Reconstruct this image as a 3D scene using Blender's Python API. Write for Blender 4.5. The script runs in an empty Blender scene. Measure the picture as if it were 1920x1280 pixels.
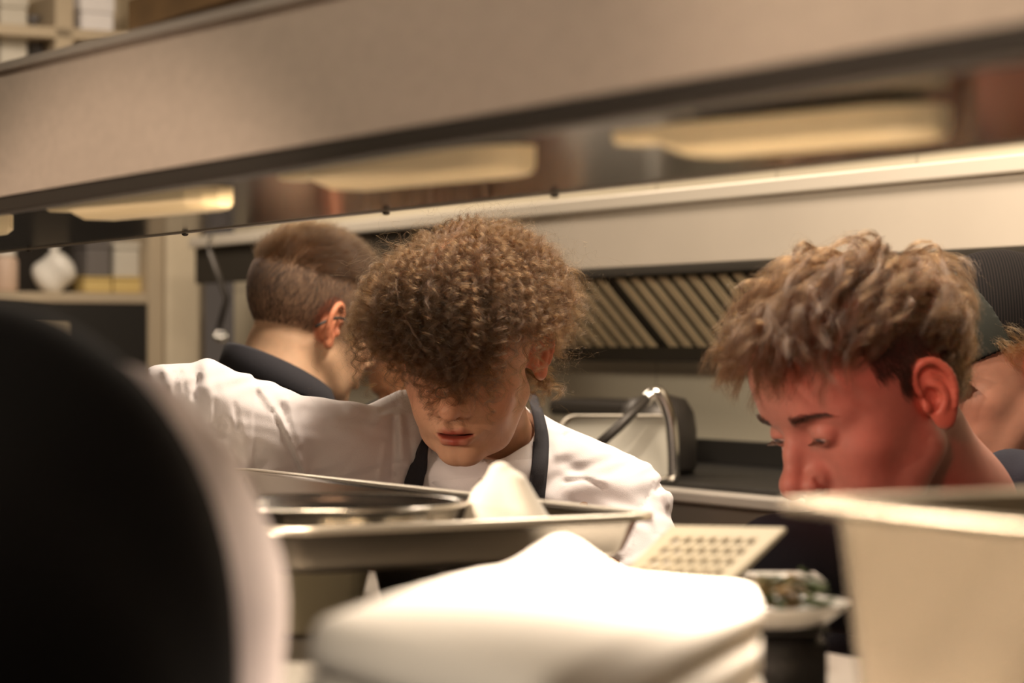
import bpy, bmesh, math
import numpy as np
from mathutils import Vector
CH = 1.45                      # camera height
F = 85.0 / 36.0 * 1920.0       # focal length in pixels
A0 = math.radians(29.8)        # the pass runs away from the camera at this angle
S0, C0 = math.sin(A0), math.cos(A0)
NV = np.array([C0, S0, 0.0]); DV = np.array([-S0, C0, 0.0])

def W(p, q, z):                # kitchen frame: p across the pass, q along it
    return NV * p + DV * q + np.array([0, 0, z])
def px(x, y, Y):               # a place on a line of sight, Y metres away
    return np.array([(x - 960) / F * Y, Y, CH + (648 - y) / F * Y])

scene = bpy.context.scene
# ---------------------------------------------------------------- camera, world, lights
cam_d = bpy.data.cameras.new('camera'); cam = bpy.data.objects.new('camera', cam_d)
scene.collection.objects.link(cam); scene.camera = cam
cam.location = (0, 0, CH); cam.rotation_euler = (math.radians(90.1), 0, 0)
cam_d.lens = 85; cam_d.sensor_width = 36; cam_d.clip_start = 0.02
cam_d.dof.use_dof = True; cam_d.dof.focus_distance = 2.68; cam_d.dof.aperture_fstop = 5.2
cam_d.dof.aperture_blades = 0
vs = scene.view_settings
vs.view_transform = 'Standard'; vs.look = 'None'; vs.exposure = 0.0; vs.gamma = 1.0; vs.use_curve_mapping = False
world = bpy.data.worlds.new('world'); scene.world = world; world.use_nodes = True
wn = world.node_tree.nodes; wn['Background'].inputs[0].default_value = (0.95, 0.72, 0.55, 1); wn['Background'].inputs[1].default_value = 0.085

def area(name, loc, target, size, power, col, spread=180, sy=None):
    l = bpy.data.lights.new(name, 'AREA'); l.energy = power; l.color = col; l.size = size
    if sy: l.shape = 'RECTANGLE'; l.size_y = sy
    l.spread = math.radians(spread)
    o = bpy.data.objects.new(name, l); scene.collection.objects.link(o); o.location = Vector(loc)
    o.rotation_euler = (Vector(target) - Vector(loc)).to_track_quat('-Z', 'Y').to_euler(); return o
def spot(name, loc, target, power, col, ang, blend=0.3, rad=0.03):
    l = bpy.data.lights.new(name, 'SPOT'); l.energy = power; l.color = col; l.spot_size = math.radians(ang); l.spot_blend = blend
    l.shadow_soft_size = rad
    o = bpy.data.objects.new(name, l); scene.collection.objects.link(o); o.location = Vector(loc)
    o.rotation_euler = (Vector(target) - Vector(loc)).to_track_quat('-Z', 'Y').to_euler(); return o
WARM = (1.0, 0.84, 0.67)
area('ceiling_light', W(1.75, 2.3, 2.72), W(1.55, 2.3, 1.0), 0.9, 52, WARM, sy=0.5)
area('ceiling_light', W(-0.7, 1.4, 2.72), W(0.3, 1.2, 1.0), 1.0, 22, (1.0, 0.84, 0.66), sy=0.5)
area('ceiling_light', W(1.7, 5.0, 2.72), W(1.9, 5.0, 1.0), 1.0, 26, WARM, sy=0.5)
# heat lamps under the shelf, shining on the pass and on the two cooks
area('heat_lamp_glow', W(0.72, 1.02, 1.545), W(0.66, 0.98, 1.0), 0.12, 3.1, (1.0, 0.82, 0.64), 100, sy=0.12)
area('heat_lamp_glow', W(0.72, 1.60, 1.545), W(0.80, 1.72, 1.0), 0.12, 1.7, (1.0, 0.78, 0.55), sy=0.12)
spot('heat_lamp_red', W(0.95, 1.38, 1.53), px(1620, 800, 2.32), 5, (1.0, 0.12, 0.10), 30, 0.5, 0.04)

# unseen spots added on guests' side, shaping light on shelf front, hood, wall
spot('added_spot', W(-2.2, 1.80, 1.75), W(0.65, 1.78, 0.99), 200, (1.0, 0.76, 0.58), 27.5, 0.12, 0.05)
spot('added_spot', W(-1.6, 0.2, 2.2), W(0.65, 0.55, 1.72), 150, (1.0, 0.76, 0.56), 24, 0.6, 0.05)
spot('added_spot', W(0.2, 1.0, 2.3), W(2.4, 2.2, 2.05), 90, (1.0, 0.82, 0.62), 52, 0.1, 0.04)

spot('added_spot', W(0.3, 1.8, 2.5), W(2.6, 2.9, 1.33), 70, (1.0, 0.86, 0.68), 44, 0.5, 0.05)

# ---------------------------------------------------------------- materials
def mat(name, col, rough=0.5, metal=0.0, bump=0.0, bscale=200, attr=None, sss=0, var=0.0, vscale=8, stretch=None, spec=0.5,
        emit=None, trans=0, alpha=None, sheen=0):
    m = bpy.data.materials.new(name); m.use_nodes = True; nt = m.node_tree; b = nt.nodes['Principled BSDF']
    b.inputs['Roughness'].default_value = rough; b.inputs['Metallic'].default_value = metal
    b.inputs['Specular IOR Level'].default_value = spec
    b.inputs['Base Color'].default_value = (*col, 1)
    tc = nt.nodes.new('ShaderNodeTexCoord'); src = tc.outputs['Object']
    if stretch:
        mp = nt.nodes.new('ShaderNodeMapping'); mp.inputs['Scale'].default_value = stretch
        mp.inputs['Rotation'].default_value = (0, 0, -A0)
        nt.links.new(src, mp.inputs['Vector']); src = mp.outputs['Vector']
    c_out = None
    if attr:
        at = nt.nodes.new('ShaderNodeAttribute'); at.attribute_name = attr; c_out = at.outputs['Color']
        nt.links.new(c_out, b.inputs['Base Color'])
    if var:
        nz = nt.nodes.new('ShaderNodeTexNoise'); nz.inputs['Scale'].default_value = vscale; nz.inputs['Detail'].default_value = 4
        nt.links.new(src, nz.inputs['Vector'])
        mr = nt.nodes.new('ShaderNodeMapRange'); mr.inputs['To Min'].default_value = 1 - var; mr.inputs['To Max'].default_value = 1 + var
        mr.inputs['From Min'].default_value = 0.3; mr.inputs['From Max'].default_value = 0.7
        nt.links.new(nz.outputs['Fac'], mr.inputs['Value'])
        vm = nt.nodes.new('ShaderNodeVectorMath'); vm.operation = 'SCALE'
        if c_out: nt.links.new(c_out, vm.inputs[0])
        else: vm.inputs[0].default_value = col
        nt.links.new(mr.outputs['Result'], vm.inputs['Scale']); nt.links.new(vm.outputs[0], b.inputs['Base Color'])
    if bump:
        nb = nt.nodes.new('ShaderNodeTexNoise'); nb.inputs['Scale'].default_value = bscale; nb.inputs['Detail'].default_value = 3
        nt.links.new(src, nb.inputs['Vector'])
        bp = nt.nodes.new('ShaderNodeBump'); bp.inputs['Strength'].default_value = bump; bp.inputs['Distance'].default_value = 0.002
        nt.links.new(nb.outputs['Fac'], bp.inputs['Height']); nt.links.new(bp.outputs['Normal'], b.inputs['Normal'])
    if sss:
        b.inputs['Subsurface Weight'].default_value = sss; b.inputs['Subsurface Radius'].default_value = (1, 0.35, 0.2)
        b.inputs['Subsurface Scale'].default_value = 0.006
    if trans: b.inputs['Transmission Weight'].default_value = trans
    if sheen: b.inputs['Sheen Weight'].default_value = sheen
    if emit:
        b.inputs['Emission Color'].default_value = (*emit[:3], 1); b.inputs['Emission Strength'].default_value = emit[3]
    return m

def hairmat(name, col, rough=0.32):
    m = bpy.data.materials.new(name); m.use_nodes = True; nt = m.node_tree
    for n in list(nt.nodes): nt.nodes.remove(n)
    o = nt.nodes.new('ShaderNodeOutputMaterial'); h = nt.nodes.new('ShaderNodeBsdfHairPrincipled')
    h.parametrization = 'COLOR'; h.inputs['Color'].default_value = (*col, 1)
    h.inputs['Roughness'].default_value = rough; h.inputs['Radial Roughness'].default_value = 0.4
    nt.links.new(h.outputs[0], o.inputs['Surface']); return m

M = {}
M['skin'] = mat('skin', (0.6, 0.4, 0.3), 0.5, attr='tint', sss=0.25, var=0.07, vscale=60, bump=0.06, bscale=700, spec=0.35)
M['white_cotton'] = mat('white_cotton', (0.78, 0.735, 0.745), 0.9, bump=0.16, bscale=900, sheen=0.1, spec=0.2)
M['navy_strap'] = mat('navy_twill', (0.036, 0.035, 0.042), 0.85, bump=0.3, bscale=600, spec=0.25)
M['navy_shirt'] = mat('navy_cotton', (0.020, 0.020, 0.030), 0.9, bump=0.2, bscale=500, spec=0.2)
M['black_shirt'] = mat('black_cotton', (0.012, 0.011, 0.011), 0.92, bump=0.1, bscale=300, spec=0.2)
M['lavender_white'] = mat('pale_cotton', (0.74, 0.66, 0.66), 0.9, bump=0.1, bscale=400, spec=0.2)
M['brushed'] = mat('brushed_steel', (0.56, 0.47, 0.39), 0.5, 0.25, bump=0.05, bscale=60, stretch=(40, 0.5, 40), var=0.05, vscale=3)
M['brushed_soft'] = mat('satin_steel', (0.66, 0.61, 0.55), 0.55, 0.85, var=0.06, vscale=5)
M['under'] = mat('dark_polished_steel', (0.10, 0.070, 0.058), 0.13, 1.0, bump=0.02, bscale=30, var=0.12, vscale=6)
M['steel'] = mat('polished_steel', (0.66, 0.63, 0.58), 0.2, 1.0, var=0.05, vscale=9)
M['steel_dull'] = mat('dull_steel', (0.34, 0.31, 0.27), 0.42, 0.8, var=0.1, vscale=6)
M['chrome'] = mat('chrome', (0.8, 0.78, 0.74), 0.12, 1.0)
M['hood'] = mat('hood_steel', (0.68, 0.60, 0.50), 0.6, 0.35, var=0.05, vscale=3)
M['hood_edge'] = mat('hood_edge_steel', (0.86, 0.78, 0.66), 0.45, 0.3)
M['hood_dark'] = mat('dark_and_shaded_steel', (0.05, 0.042, 0.032), 0.6, 0.4)  # dark hood parts; on the far front panel it paints in shade
M['slat'] = mat('greasy_slat_steel', (0.88, 0.70, 0.44), 0.5, 0.15, var=0.15, vscale=14)
M['cream'] = mat('cream_enamel', (0.80, 0.64, 0.38), 0.45, 0.0, emit=(0.9, 0.66, 0.36, 0.12))
M['napkin'] = mat('white_napkin', (0.95, 0.91, 0.84), 0.95, bump=0.05, bscale=260, spec=0.15)
M['ceramic'] = mat('white_ceramic', (0.85, 0.82, 0.76), 0.25)
M['perf'] = mat('cream_plastic', (0.58, 0.50, 0.34), 0.5)
M['black_plastic'] = mat('black_plastic', (0.016, 0.014, 0.012), 0.5)
M['dark_pan'] = mat('dark_pan_metal', (0.06, 0.052, 0.045), 0.42, 0.5)
M['grey_paint'] = mat('pale_grey_enamel', (0.50, 0.47, 0.40), 0.45)
M['clear'] = mat('pale_steel', (0.80, 0.75, 0.55), 0.35, 0.4)
M['tray'] = mat('lit_satin_rim_steel', (0.78, 0.72, 0.62), 0.36, 0.9, var=0.05, vscale=9)  # paler copy of the tray steel: heat-lamp light painted into the rim
M['panst'] = mat('worn_steel', (0.56, 0.48, 0.38), 0.27, 1.0, var=0.08, vscale=5)
M['broth'] = mat('cream_filling', (0.78, 0.70, 0.48), 0.6, var=0.1, vscale=30)
M['floor'] = mat('floor_tile', (0.12, 0.09, 0.07), 0.5, var=0.1)
M['ceil'] = mat('ceiling_paint', (0.55, 0.5, 0.42), 0.8)
M['cabinet'] = mat('beige_painted_cabinet', (0.50, 0.41, 0.29), 0.55)
M['plaster'] = mat('cream_plaster', (0.72, 0.62, 0.46), 0.7, var=0.05)
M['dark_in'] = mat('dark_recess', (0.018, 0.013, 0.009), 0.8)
M['wood'] = mat('brown_wood', (0.16, 0.095, 0.04), 0.55, var=0.2, vscale=20)
M['eye'] = mat('eye', (0.5, 0.5, 0.5), 0.15, attr='tint')
M['hairA'] = hairmat('brown_curly_hair', (0.028, 0.0112, 0.0029))
M['hairB'] = hairmat('wavy_brown_hair', (0.025, 0.0100, 0.0029))
M['hairD'] = hairmat('dark_short_hair', (0.012, 0.007, 0.005))
M['hairM'] = hairmat('cropped_brown_hair', (0.022, 0.010, 0.0035))
M['hairY'] = hairmat('blond_hair', (0.13, 0.05, 0.013))
M['lash'] = hairmat('lash_hair', (0.02, 0.014, 0.01))
M['herb'] = mat('green_herb', (0.07, 0.10, 0.025), 0.6, var=0.3, vscale=60)
M['mushroom'] = mat('brown_mushroom', (0.30, 0.19, 0.07), 0.6, var=0.3, vscale=60)
def tile_mat():
    m = bpy.data.materials.new('wall_tiles'); m.use_nodes = True; nt = m.node_tree; b = nt.nodes['Principled BSDF']
    tc = nt.nodes.new('ShaderNodeTexCoord'); br = nt.nodes.new('ShaderNodeTexBrick')
    br.offset = 0; br.inputs['Color1'].default_value = (0.62, 0.56, 0.44, 1); br.inputs['Color2'].default_value = (0.65, 0.59, 0.46, 1)
    br.inputs['Mortar'].default_value = (0.46, 0.41, 0.32, 1); br.inputs['Scale'].default_value = 1
    br.inputs['Mortar Size'].default_value = 0.004; br.inputs['Brick Width'].default_value = 0.40; br.inputs['Row Height'].default_value = 0.2
    nt.links.new(tc.outputs['UV'], br.inputs['Vector']); nt.links.new(br.outputs['Color'], b.inputs['Base Color'])
    b.inputs['Roughness'].default_value = 0.35; return m
M['tiles'] = tile_mat()

# ---------------------------------------------------------------- object helpers
def tag(o, label=None, cat=None, group=None, kind=None):
    if label: o['label'] = label
    if cat: o['category'] = cat
    if group: o['group'] = group
    if kind: o['kind'] = kind
    return o
def thing(name, label, cat, loc=(0, 0, 0), group=None):
    o = bpy.data.objects.new(name, None); scene.collection.objects.link(o); o.location = Vector(loc); o.empty_display_size = 0.05
    bpy.context.view_layer.update() if False else None
    return tag(o, label, cat, group)
def org(o):
    v = np.zeros(3)
    while o is not None: v = v + np.array(o.location); o = o.parent
    return v
def raw(name, V, Fc, m, parent=None, loc=None, smooth=True, cols=None):
    V = np.asarray(V, float)
    base = org(parent) if parent is not None else (np.array(loc) if loc is not None else np.zeros(3))
    me = bpy.data.meshes.new(name)
    me.from_pydata((V - base).tolist(), [], Fc if isinstance(Fc, list) else Fc.tolist()); me.update()
    if smooth: me.polygons.foreach_set('use_smooth', [True] * len(me.polygons))
    if cols is not None:
        a = me.color_attributes.new('tint', 'FLOAT_COLOR', 'POINT')
        a.data.foreach_set('color', np.hstack([cols, np.ones((len(cols), 1))]).astype(np.float32).ravel())
    if m is not None: me.materials.append(m)
    o = bpy.data.objects.new(name, me); scene.collection.objects.link(o)
    if parent is not None: o.parent = parent
    elif loc is not None: o.location = Vector(loc)
    return o
def box_vf(p0, p1, q0, q1, z0, z1, bev=0.0):
    bm = bmesh.new(); vs_ = [bm.verts.new((x, y, z)) for x in (p0, p1) for y in (q0, q1) for z in (z0, z1)]
    for f in ((0, 1, 3, 2), (4, 6, 7, 5), (0, 4, 5, 1), (2, 3, 7, 6), (0, 2, 6, 4), (1, 5, 7, 3)): bm.faces.new([vs_[i] for i in f])
    if bev: bmesh.ops.bevel(bm, geom=bm.edges[:], offset=bev, segments=2, affect='EDGES', profile=0.5)
    bm.verts.index_update()
    V = np.array([NV * v.co.x + DV * v.co.y + np.array([0, 0, v.co.z]) for v in bm.verts])
    Fc = [[v.index for v in f.verts] for f in bm.faces]; bm.free(); return V, Fc
def merge(parts):
    V = []; Fc = []; n = 0
    for v, f in parts:
        V.append(np.asarray(v)); Fc += [[i + n for i in t] for t in f]; n += len(v)
    return np.vstack(V), Fc
def box(name, p0, p1, q0, q1, z0, z1, m, parent=None, bev=0.003, loc=None):
    V, Fc = box_vf(p0, p1, q0, q1, z0, z1, bev)
    if parent is None and loc is None: loc = W((p0 + p1) / 2, (q0 + q1) / 2, min(z0, z1))
    return raw(name, V, Fc, m, parent, loc, smooth=False)
def loops_vf(loops, close_last=True, close_first=False):
    n = len(loops[0]); V = np.vstack(loops); Fc = []
    for i in range(len(loops) - 1):
        for j in range(n):
            k = (j + 1) % n; Fc.append([i * n + j, i * n + k, (i + 1) * n + k, (i + 1) * n + j])
    if close_last: Fc.append([(len(loops) - 1) * n + j for j in range(n)])
    if close_first: Fc.append([j for j in range(n)][::-1])
    return V, Fc
def rrect(p0, p1, q0, q1, z, r, seg=7):
    out = []
    for (cx, cy, a) in ((p1 - r, q1 - r, 0), (p0 + r, q1 - r, 90), (p0 + r, q0 + r, 180), (p1 - r, q0 + r, 270)):
        for i in range(seg + 1):
            t = math.radians(a + 90 * i / seg); out.append(W(cx + r * math.cos(t), cy + r * math.sin(t), z))
    return np.array(out)
def pan_vf(p0, p1, q0, q1, zr, zb, r=0.03, lip=0.012, taper=0.008, t=0.0015):
    L = [rrect(p0, p1, q0, q1, zr - 0.004, r + lip), rrect(p0, p1, q0, q1, zr, r + lip), rrect(p0 + lip, p1 - lip, q0 + lip, q1 - lip, zr, r),
         rrect(p0 + lip + 0.002, p1 - lip - 0.002, q0 + lip + 0.002, q1 - lip - 0.002, zr - 0.004, r)]
    a = lip + taper
    L += [rrect(p0 + a, p1 - a, q0 + a, q1 - a, zb + 0.008, r), rrect(p0 + a + 0.006, p1 - a - 0.006, q0 + a + 0.006, q1 - a - 0.006, zb + t, r)]
    V1, F1 = loops_vf(L)
    b = lip - t
    L2 = [rrect(p0, p1, q0, q1, zr - 0.004, r + lip), rrect(p0 + b, p1 - b, q0 + b, q1 - b, zr - 0.006, r), rrect(p0 + a - t, p1 - a + t, q0 + a - t, q1 - a + t, zb + 0.006, r),
          rrect(p0 + a + 0.006, p1 - a - 0.006, q0 + a + 0.006, q1 - a - 0.006, zb, r)]
    V2, F2 = loops_vf(L2); return merge([(V1, F1), (V2, [f[::-1] for f in F2])])
def tube_vf(pts, rad, n=10, cap=True):
    pts = np.asarray(pts, float); rad = np.full(len(pts), rad) if np.isscalar(rad) else np.asarray(rad); L = []
    up = np.array([0.01, 0.02, 1.0]); T = np.gradient(pts, axis=0)
    t0 = T[0] / np.linalg.norm(T[0]); u = np.cross(t0, up)
    if np.linalg.norm(u) < 0.1: u = np.cross(t0, [1, 0, 0])
    for i, p in enumerate(pts):
        t = T[i] / np.linalg.norm(T[i]); u = u - t * (u @ t); u = u / np.linalg.norm(u); v = np.cross(t, u)
        a = np.arange(n) * 2 * math.pi / n; L.append(p + rad[i] * (np.cos(a)[:, None] * u + np.sin(a)[:, None] * v))
    return loops_vf(L, cap, cap)
def spline(P, n=24):
    P = np.asarray(P, float); m = len(P); out = []
    Q = np.vstack([2 * P[0] - P[1], P, 2 * P[-1] - P[-2]])
    for t in np.linspace(0, m - 1 - 1e-6, n):
        i = int(t); f = t - i; a, b, c, d = Q[i], Q[i + 1], Q[i + 2], Q[i + 3]
        out.append(0.5 * (2 * b + (c - a) * f + (2 * a - 5 * b + 4 * c - d) * f * f + (3 * b - a - 3 * c + d) * f ** 3))
    return np.array(out)
def lathe_vf(c, prof, n=40):
    a = np.arange(n) * 2 * math.pi / n
    L = [np.stack([c[0] + r * np.cos(a), c[1] + r * np.sin(a), np.full(n, c[2] + z)], 1) for r, z in prof]
    return loops_vf(L, True, True)

# ---------------------------------------------------------------- signed distance modelling
def sm(a, b, k):
    h = np.clip(0.5 + 0.5 * (b - a) / k, 0, 1); return b + (a - b) * h - k * h * (1 - h)
def sub(a, b, k): return -sm(-a, b, k)
def sph(P, c, r): return np.linalg.norm(P - np.array(c), axis=1) - r
def ell(P, c, r):
    d = P - np.array(c); r = np.array(r); k0 = np.linalg.norm(d / r, axis=1); k1 = np.linalg.norm(d / r ** 2, axis=1) + 1e-9
    return k0 * (k0 - 1) / k1
def cap(P, a, b, ra, rb=None):
    a = np.array(a); b = np.array(b); rb = ra if rb is None else rb; ab = b - a
    t = np.clip((P - a) @ ab / (ab @ ab), 0, 1); return np.linalg.norm(P - a - t[:, None] * ab, axis=1) - (ra + (rb - ra) * t)
def chain(P, pts, k=0.004):                     # pts: (x, y, z, r)
    d = None
    for a, b in zip(pts[:-1], pts[1:]):
        e = cap(P, a[:3], b[:3], a[3], b[3]); d = e if d is None else sm(d, e, k)
    return d
def mesh_sdf(f, lo, hi, h, B=8, newton=1):
    lo = np.array(lo, float); hi = np.array(hi, float); nb = np.ceil((hi - lo) / (h * B)).astype(int); n = nb * B
    G = np.ones(n, np.float32); ii = np.stack(np.meshgrid(*[np.arange(k) for k in nb], indexing='ij'), -1).reshape(-1, 3)
    ce = lo + (ii * B + (B - 1) / 2) * h; d = f(ce); near = np.abs(d) < B * h * 0.9 + 0.012
    G6 = G.reshape(nb[0], B, nb[1], B, nb[2], B)
    far = ii[~near]; G6[far[:, 0], :, far[:, 1], :, far[:, 2], :] = np.where(d[~near] < 0, -1, 1)[:, None, None, None]
    loc = np.stack(np.meshgrid(*[np.arange(B)] * 3, indexing='ij'), -1).reshape(-1, 3)
    nn = ii[near]
    for s in range(0, len(nn), 400):
        b = nn[s:s + 400]; P = (lo + ((b * B)[:, None, :] + loc[None]) * h).reshape(-1, 3)
        G6[b[:, 0], :, b[:, 1], :, b[:, 2], :] = f(P).reshape(len(b), B, B, B)
    G = G6.reshape(n); S = G < 0
    cnt = np.zeros(n - 1, np.int8)
    for dx in (0, 1):
        for dy in (0, 1):
            for dz in (0, 1): cnt += S[dx:n[0] - 1 + dx, dy:n[1] - 1 + dy, dz:n[2] - 1 + dz]
    act = (cnt > 0) & (cnt < 8); idx = -np.ones(n - 1, int); C = np.argwhere(act); idx[act] = np.arange(len(C))
    acc = np.zeros((len(C), 3)); num = np.zeros(len(C))
    cs = [(0, 0, 0), (1, 0, 0), (0, 1, 0), (0, 0, 1), (1, 1, 0), (1, 0, 1), (0, 1, 1), (1, 1, 1)]
    for a in cs:
        for ax in range(3):
            if a[ax]: continue
            b = list(a); b[ax] = 1
            ga = G[C[:, 0] + a[0], C[:, 1] + a[1], C[:, 2] + a[2]]; gb = G[C[:, 0] + b[0], C[:, 1] + b[1], C[:, 2] + b[2]]
            m = (ga < 0) != (gb < 0); t = np.where(m, ga / np.where(m, ga - gb, 1), 0)
            p = C + np.array(a); p = p.astype(float); p[:, ax] += t; acc[m] += p[m]; num[m] += 1
    V = lo + acc / num[:, None] * h; Fs = []
    for ax in range(3):
        o1, o2 = [(1, 2), (2, 0), (0, 1)][ax]
        s0 = [slice(0, k - 1) for k in n]; s1 = [slice(0, k - 1) for k in n]; s1[ax] = slice(1, n[ax])
        Sa = S[tuple(s0)]; Sb = S[tuple(s1)]; E = np.argwhere(Sa != Sb); E = E[(E[:, o1] > 0) & (E[:, o2] > 0)]
        fl = Sa[E[:, 0], E[:, 1], E[:, 2]]
        def g(d1, d2):
            e = E.copy(); e[:, o1] -= d1; e[:, o2] -= d2; return idx[e[:, 0], e[:, 1], e[:, 2]]
        Q = np.stack([g(1, 1), g(0, 1), g(0, 0), g(1, 0)], 1); Q[~fl] = Q[~fl][:, ::-1]; Q = Q[(Q >= 0).all(1)]; Fs.append(Q)
    Fq = np.vstack(Fs)
    for _ in range(newton):
        v = f(V); g_ = grad(f, V); V = V - np.clip(v, -h, h)[:, None] * g_ * 0.8
    return V, Fq
def grad(f, V, e=4e-4):
    v = f(V); g_ = np.stack([f(V + np.eye(3)[i] * e) - v for i in range(3)], 1) / e
    return g_ / (np.linalg.norm(g_, axis=1)[:, None] + 1e-9)
def rot(yaw, pitch, roll):
    yaw, pitch, roll = map(math.radians, (yaw, pitch, roll)); c, s = math.cos, math.sin
    Rx = np.array([[1, 0, 0], [0, c(pitch), -s(pitch)], [0, s(pitch), c(pitch)]]); a = -yaw
    Rz = np.array([[c(a), -s(a), 0], [s(a), c(a), 0], [0, 0, 1]])
    Ry = np.array([[c(roll), 0, s(roll)], [0, 1, 0], [-s(roll), 0, c(roll)]]); return Rz @ Rx @ Ry

EA = math.radians(28); EU = np.array([math.sin(EA), math.cos(EA), 0.10]); EW = np.array([math.cos(EA), -math.sin(EA), 0.0])
EU = EU / np.linalg.norm(EU); EVv = np.array([0, 0.17, 1.0]); EVv = EVv - EU * (EVv @ EU) - EW * (EVv @ EW); EVv /= np.linalg.norm(EVv)
def ear_pt(u, v, w=0.0): return np.array([0.0715, 0.006, -0.013]) + EU * u + EVv * v + EW * w
def head_sdf(P, o):
    """P in head coordinates, metres; face towards -y, chin down."""
    X = P.copy(); sx = np.where(P[:, 0] < 0, -1.0, 1.0); X[:, 0] = np.abs(P[:, 0]); fw = o.get('face_w', 1.0)
    d = ell(X, (0, 0.012, 0.034), (0.0755, 0.097, 0.086))
    d = sm(d, ell(X, (0, -0.030, 0.030), (0.064, 0.062, 0.060)), 0.03)
    d = sm(d, ell(X, (0, -0.026, -0.040), (0.062 * fw, 0.058, 0.066)), 0.03)
    d = sm(d, chain(X, [(0.050 * fw, 0.004, -0.056, 0.017), (0.0315 * fw, -0.040, -0.087, 0.0175), (0.011, -0.068, -0.098, 0.0165)], 0.02), 0.022)
    d = sm(d, ell(X, (0, -0.071, -0.100), (0.0175 * fw, 0.0155, 0.0150)), 0.014)
    d = sm(d, ell(X, (0.043 * fw, -0.052, -0.028), (0.020, 0.022, 0.018)), 0.022)             # cheekbone
    d = sm(d, ell(X, (0.032, -0.060, -0.056), (0.020, 0.022, 0.024)), 0.018)
    d = sm(d, chain(X, [(0.0, -0.083, 0.022, 0.010), (0.022, -0.083, 0.021, 0.0085), (0.046, -0.064, 0.014, 0.008)], 0.01), 0.014)
    d = sub(d, ell(X, (0.031, -0.098, -0.002), (0.0165, 0.0145, 0.0125)), 0.012)             # eye socket
    d = sm(d, ell(X, (0, -0.079, -0.066), (0.028, 0.0175, 0.022)), 0.014)                    # muzzle
    if o.get('fore'): d = sm(d, ell(X, (0, -0.045, 0.050), (0.052, 0.040 + o['fore'], 0.034)), 0.025)
    # nose
    n = chain(X, [(0, -0.085, 0.010, 0.008), (0, -0.0975, -0.012, 0.0075), (0, -0.109, -0.032, 0.0085)], 0.008)
    n = sm(n, sph(X, (0, -0.1115, -0.0380), 0.0118), 0.008)
    n = sm(n, ell(X, (0.0140, -0.0985, -0.0420), (0.0080, 0.0115, 0.0088)), 0.006)
    n = sm(n, chain(X, [(0.004, -0.083, -0.01, 0.008), (0.012, -0.088, -0.036, 0.010)], 0.01), 0.012)
    d = sm(d, n, 0.0085)
    d = sub(d, ell(X, (0.0078, -0.1040, -0.0515), (0.0042, 0.0066, 0.0055)), 0.003)          # nostril
    d = sub(d, chain(X, [(0.0215, -0.0985, -0.0375, 0.0012), (0.0235, -0.0965, -0.0455, 0.0012)], 0.003), 0.006)
    d = sub(d, cap(X, (0, -0.1035, -0.055), (0, -0.1015, -0.060), 0.0024), 0.005)            # philtrum
    # lips
    mo = o.get('mouth', 0.0)
    ul = chain(X, [(0.002, -0.0965, -0.0665, 0.0056), (0.0085, -0.0955, -0.0650, 0.0052), (0.024, -0.0850, -0.0700, 0.0024)], 0.004)
    ll = chain(X, [(0.0, -0.0950, -0.0776 - mo, 0.0074), (0.010, -0.0928, -0.0770 - mo, 0.0066), (0.0235, -0.0840, -0.0715, 0.0024)], 0.004)
    d = sm(d, ul, 0.005); d = sm(d, ll, 0.005)
    d = sub(d, ell(X, (0, -0.098, -0.0716 - mo * 0.6), (0.0235, 0.016, 0.0011 + mo * 0.55)), 0.0025)
    d = sub(d, ell(X, (0, -0.0975, -0.0880 - mo), (0.014, 0.006, 0.0035)), 0.007)
    # eyelids
    lid = sph(X, (0.0315, -0.0765, -0.001), 0.0138)
    op = o.get('eye_open', 0.0015)
    lid = sub(lid, ell(X, (0.0315, -0.092, -0.0050), (0.0125, 0.009, op)), 0.0012)
    d = sm(d, lid, 0.0035)
    d = sub(d, chain(X, [(0.022, -0.0915, 0.0085, 0.0006), (0.032, -0.0925, 0.0105, 0.0006), (0.043, -0.086, 0.007, 0.0006)], 0.002), 0.004)
    # ears
    def T(L):
        Q_ = spline([ear_pt(u, v, w) for u, v, w, r in L], 2 * len(L) + 3); rr_ = np.interp(np.linspace(0, 1, len(Q_)), np.linspace(0, 1, len(L)), [l[3] for l in L]); return [(*q_, r_) for q_, r_ in zip(Q_, rr_)]
    c = ear_pt(0.013, 0.004); Q = X - c; q = np.stack([Q @ EU, Q @ EVv, Q @ EW], 1)
    e = ell(q, (0, 0, 0.000), (0.0165, 0.030, 0.0038))
    e = sm(e, ell(q, (-0.006, -0.006, -0.008), (0.013, 0.018, 0.012)), 0.006)
    e = sm(e, chain(X, T([(0.001, 0.004, 0.003, 0.002), (-0.002, 0.016, 0.004, 0.0030), (0.002, 0.027, 0.004, 0.0034), (0.012, 0.0335, 0.004, 0.0036), (0.023, 0.029, 0.004, 0.0038),
                         (0.0295, 0.016, 0.004, 0.0038), (0.0285, 0.000, 0.003, 0.0034), (0.021, -0.015, 0.002, 0.0030)]), 0.002), 0.0025)
    e = sm(e, ell(q, (-0.006, -0.026, 0.001), (0.0085, 0.0095, 0.0045)), 0.007)
    e = sub(e, ell(q, (-0.005, -0.004, 0.006), (0.0085, 0.0125, 0.0085)), 0.004)
    e = sub(e, chain(X, T([(0.006, 0.024, 0.0065, 0.0022), (0.016, 0.024, 0.0065, 0.0024), (0.022, 0.012, 0.0065, 0.0024), (0.0215, 0.0, 0.006, 0.0020)]), 0.003), 0.003)
    e = sm(e, chain(X, T([(0.010, 0.014, 0.002, 0.0022), (0.0175, 0.006, 0.003, 0.0026), (0.0165, -0.006, 0.003, 0.0026), (0.008, -0.014, 0.003, 0.0028)]), 0.003), 0.003)
    e = sm(e, ell(X, tuple(ear_pt(-0.0015, -0.004, 0.004)), (0.0035, 0.0045, 0.0060)), 0.003)
    d = sm(d, e, 0.004)
    return d
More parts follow.
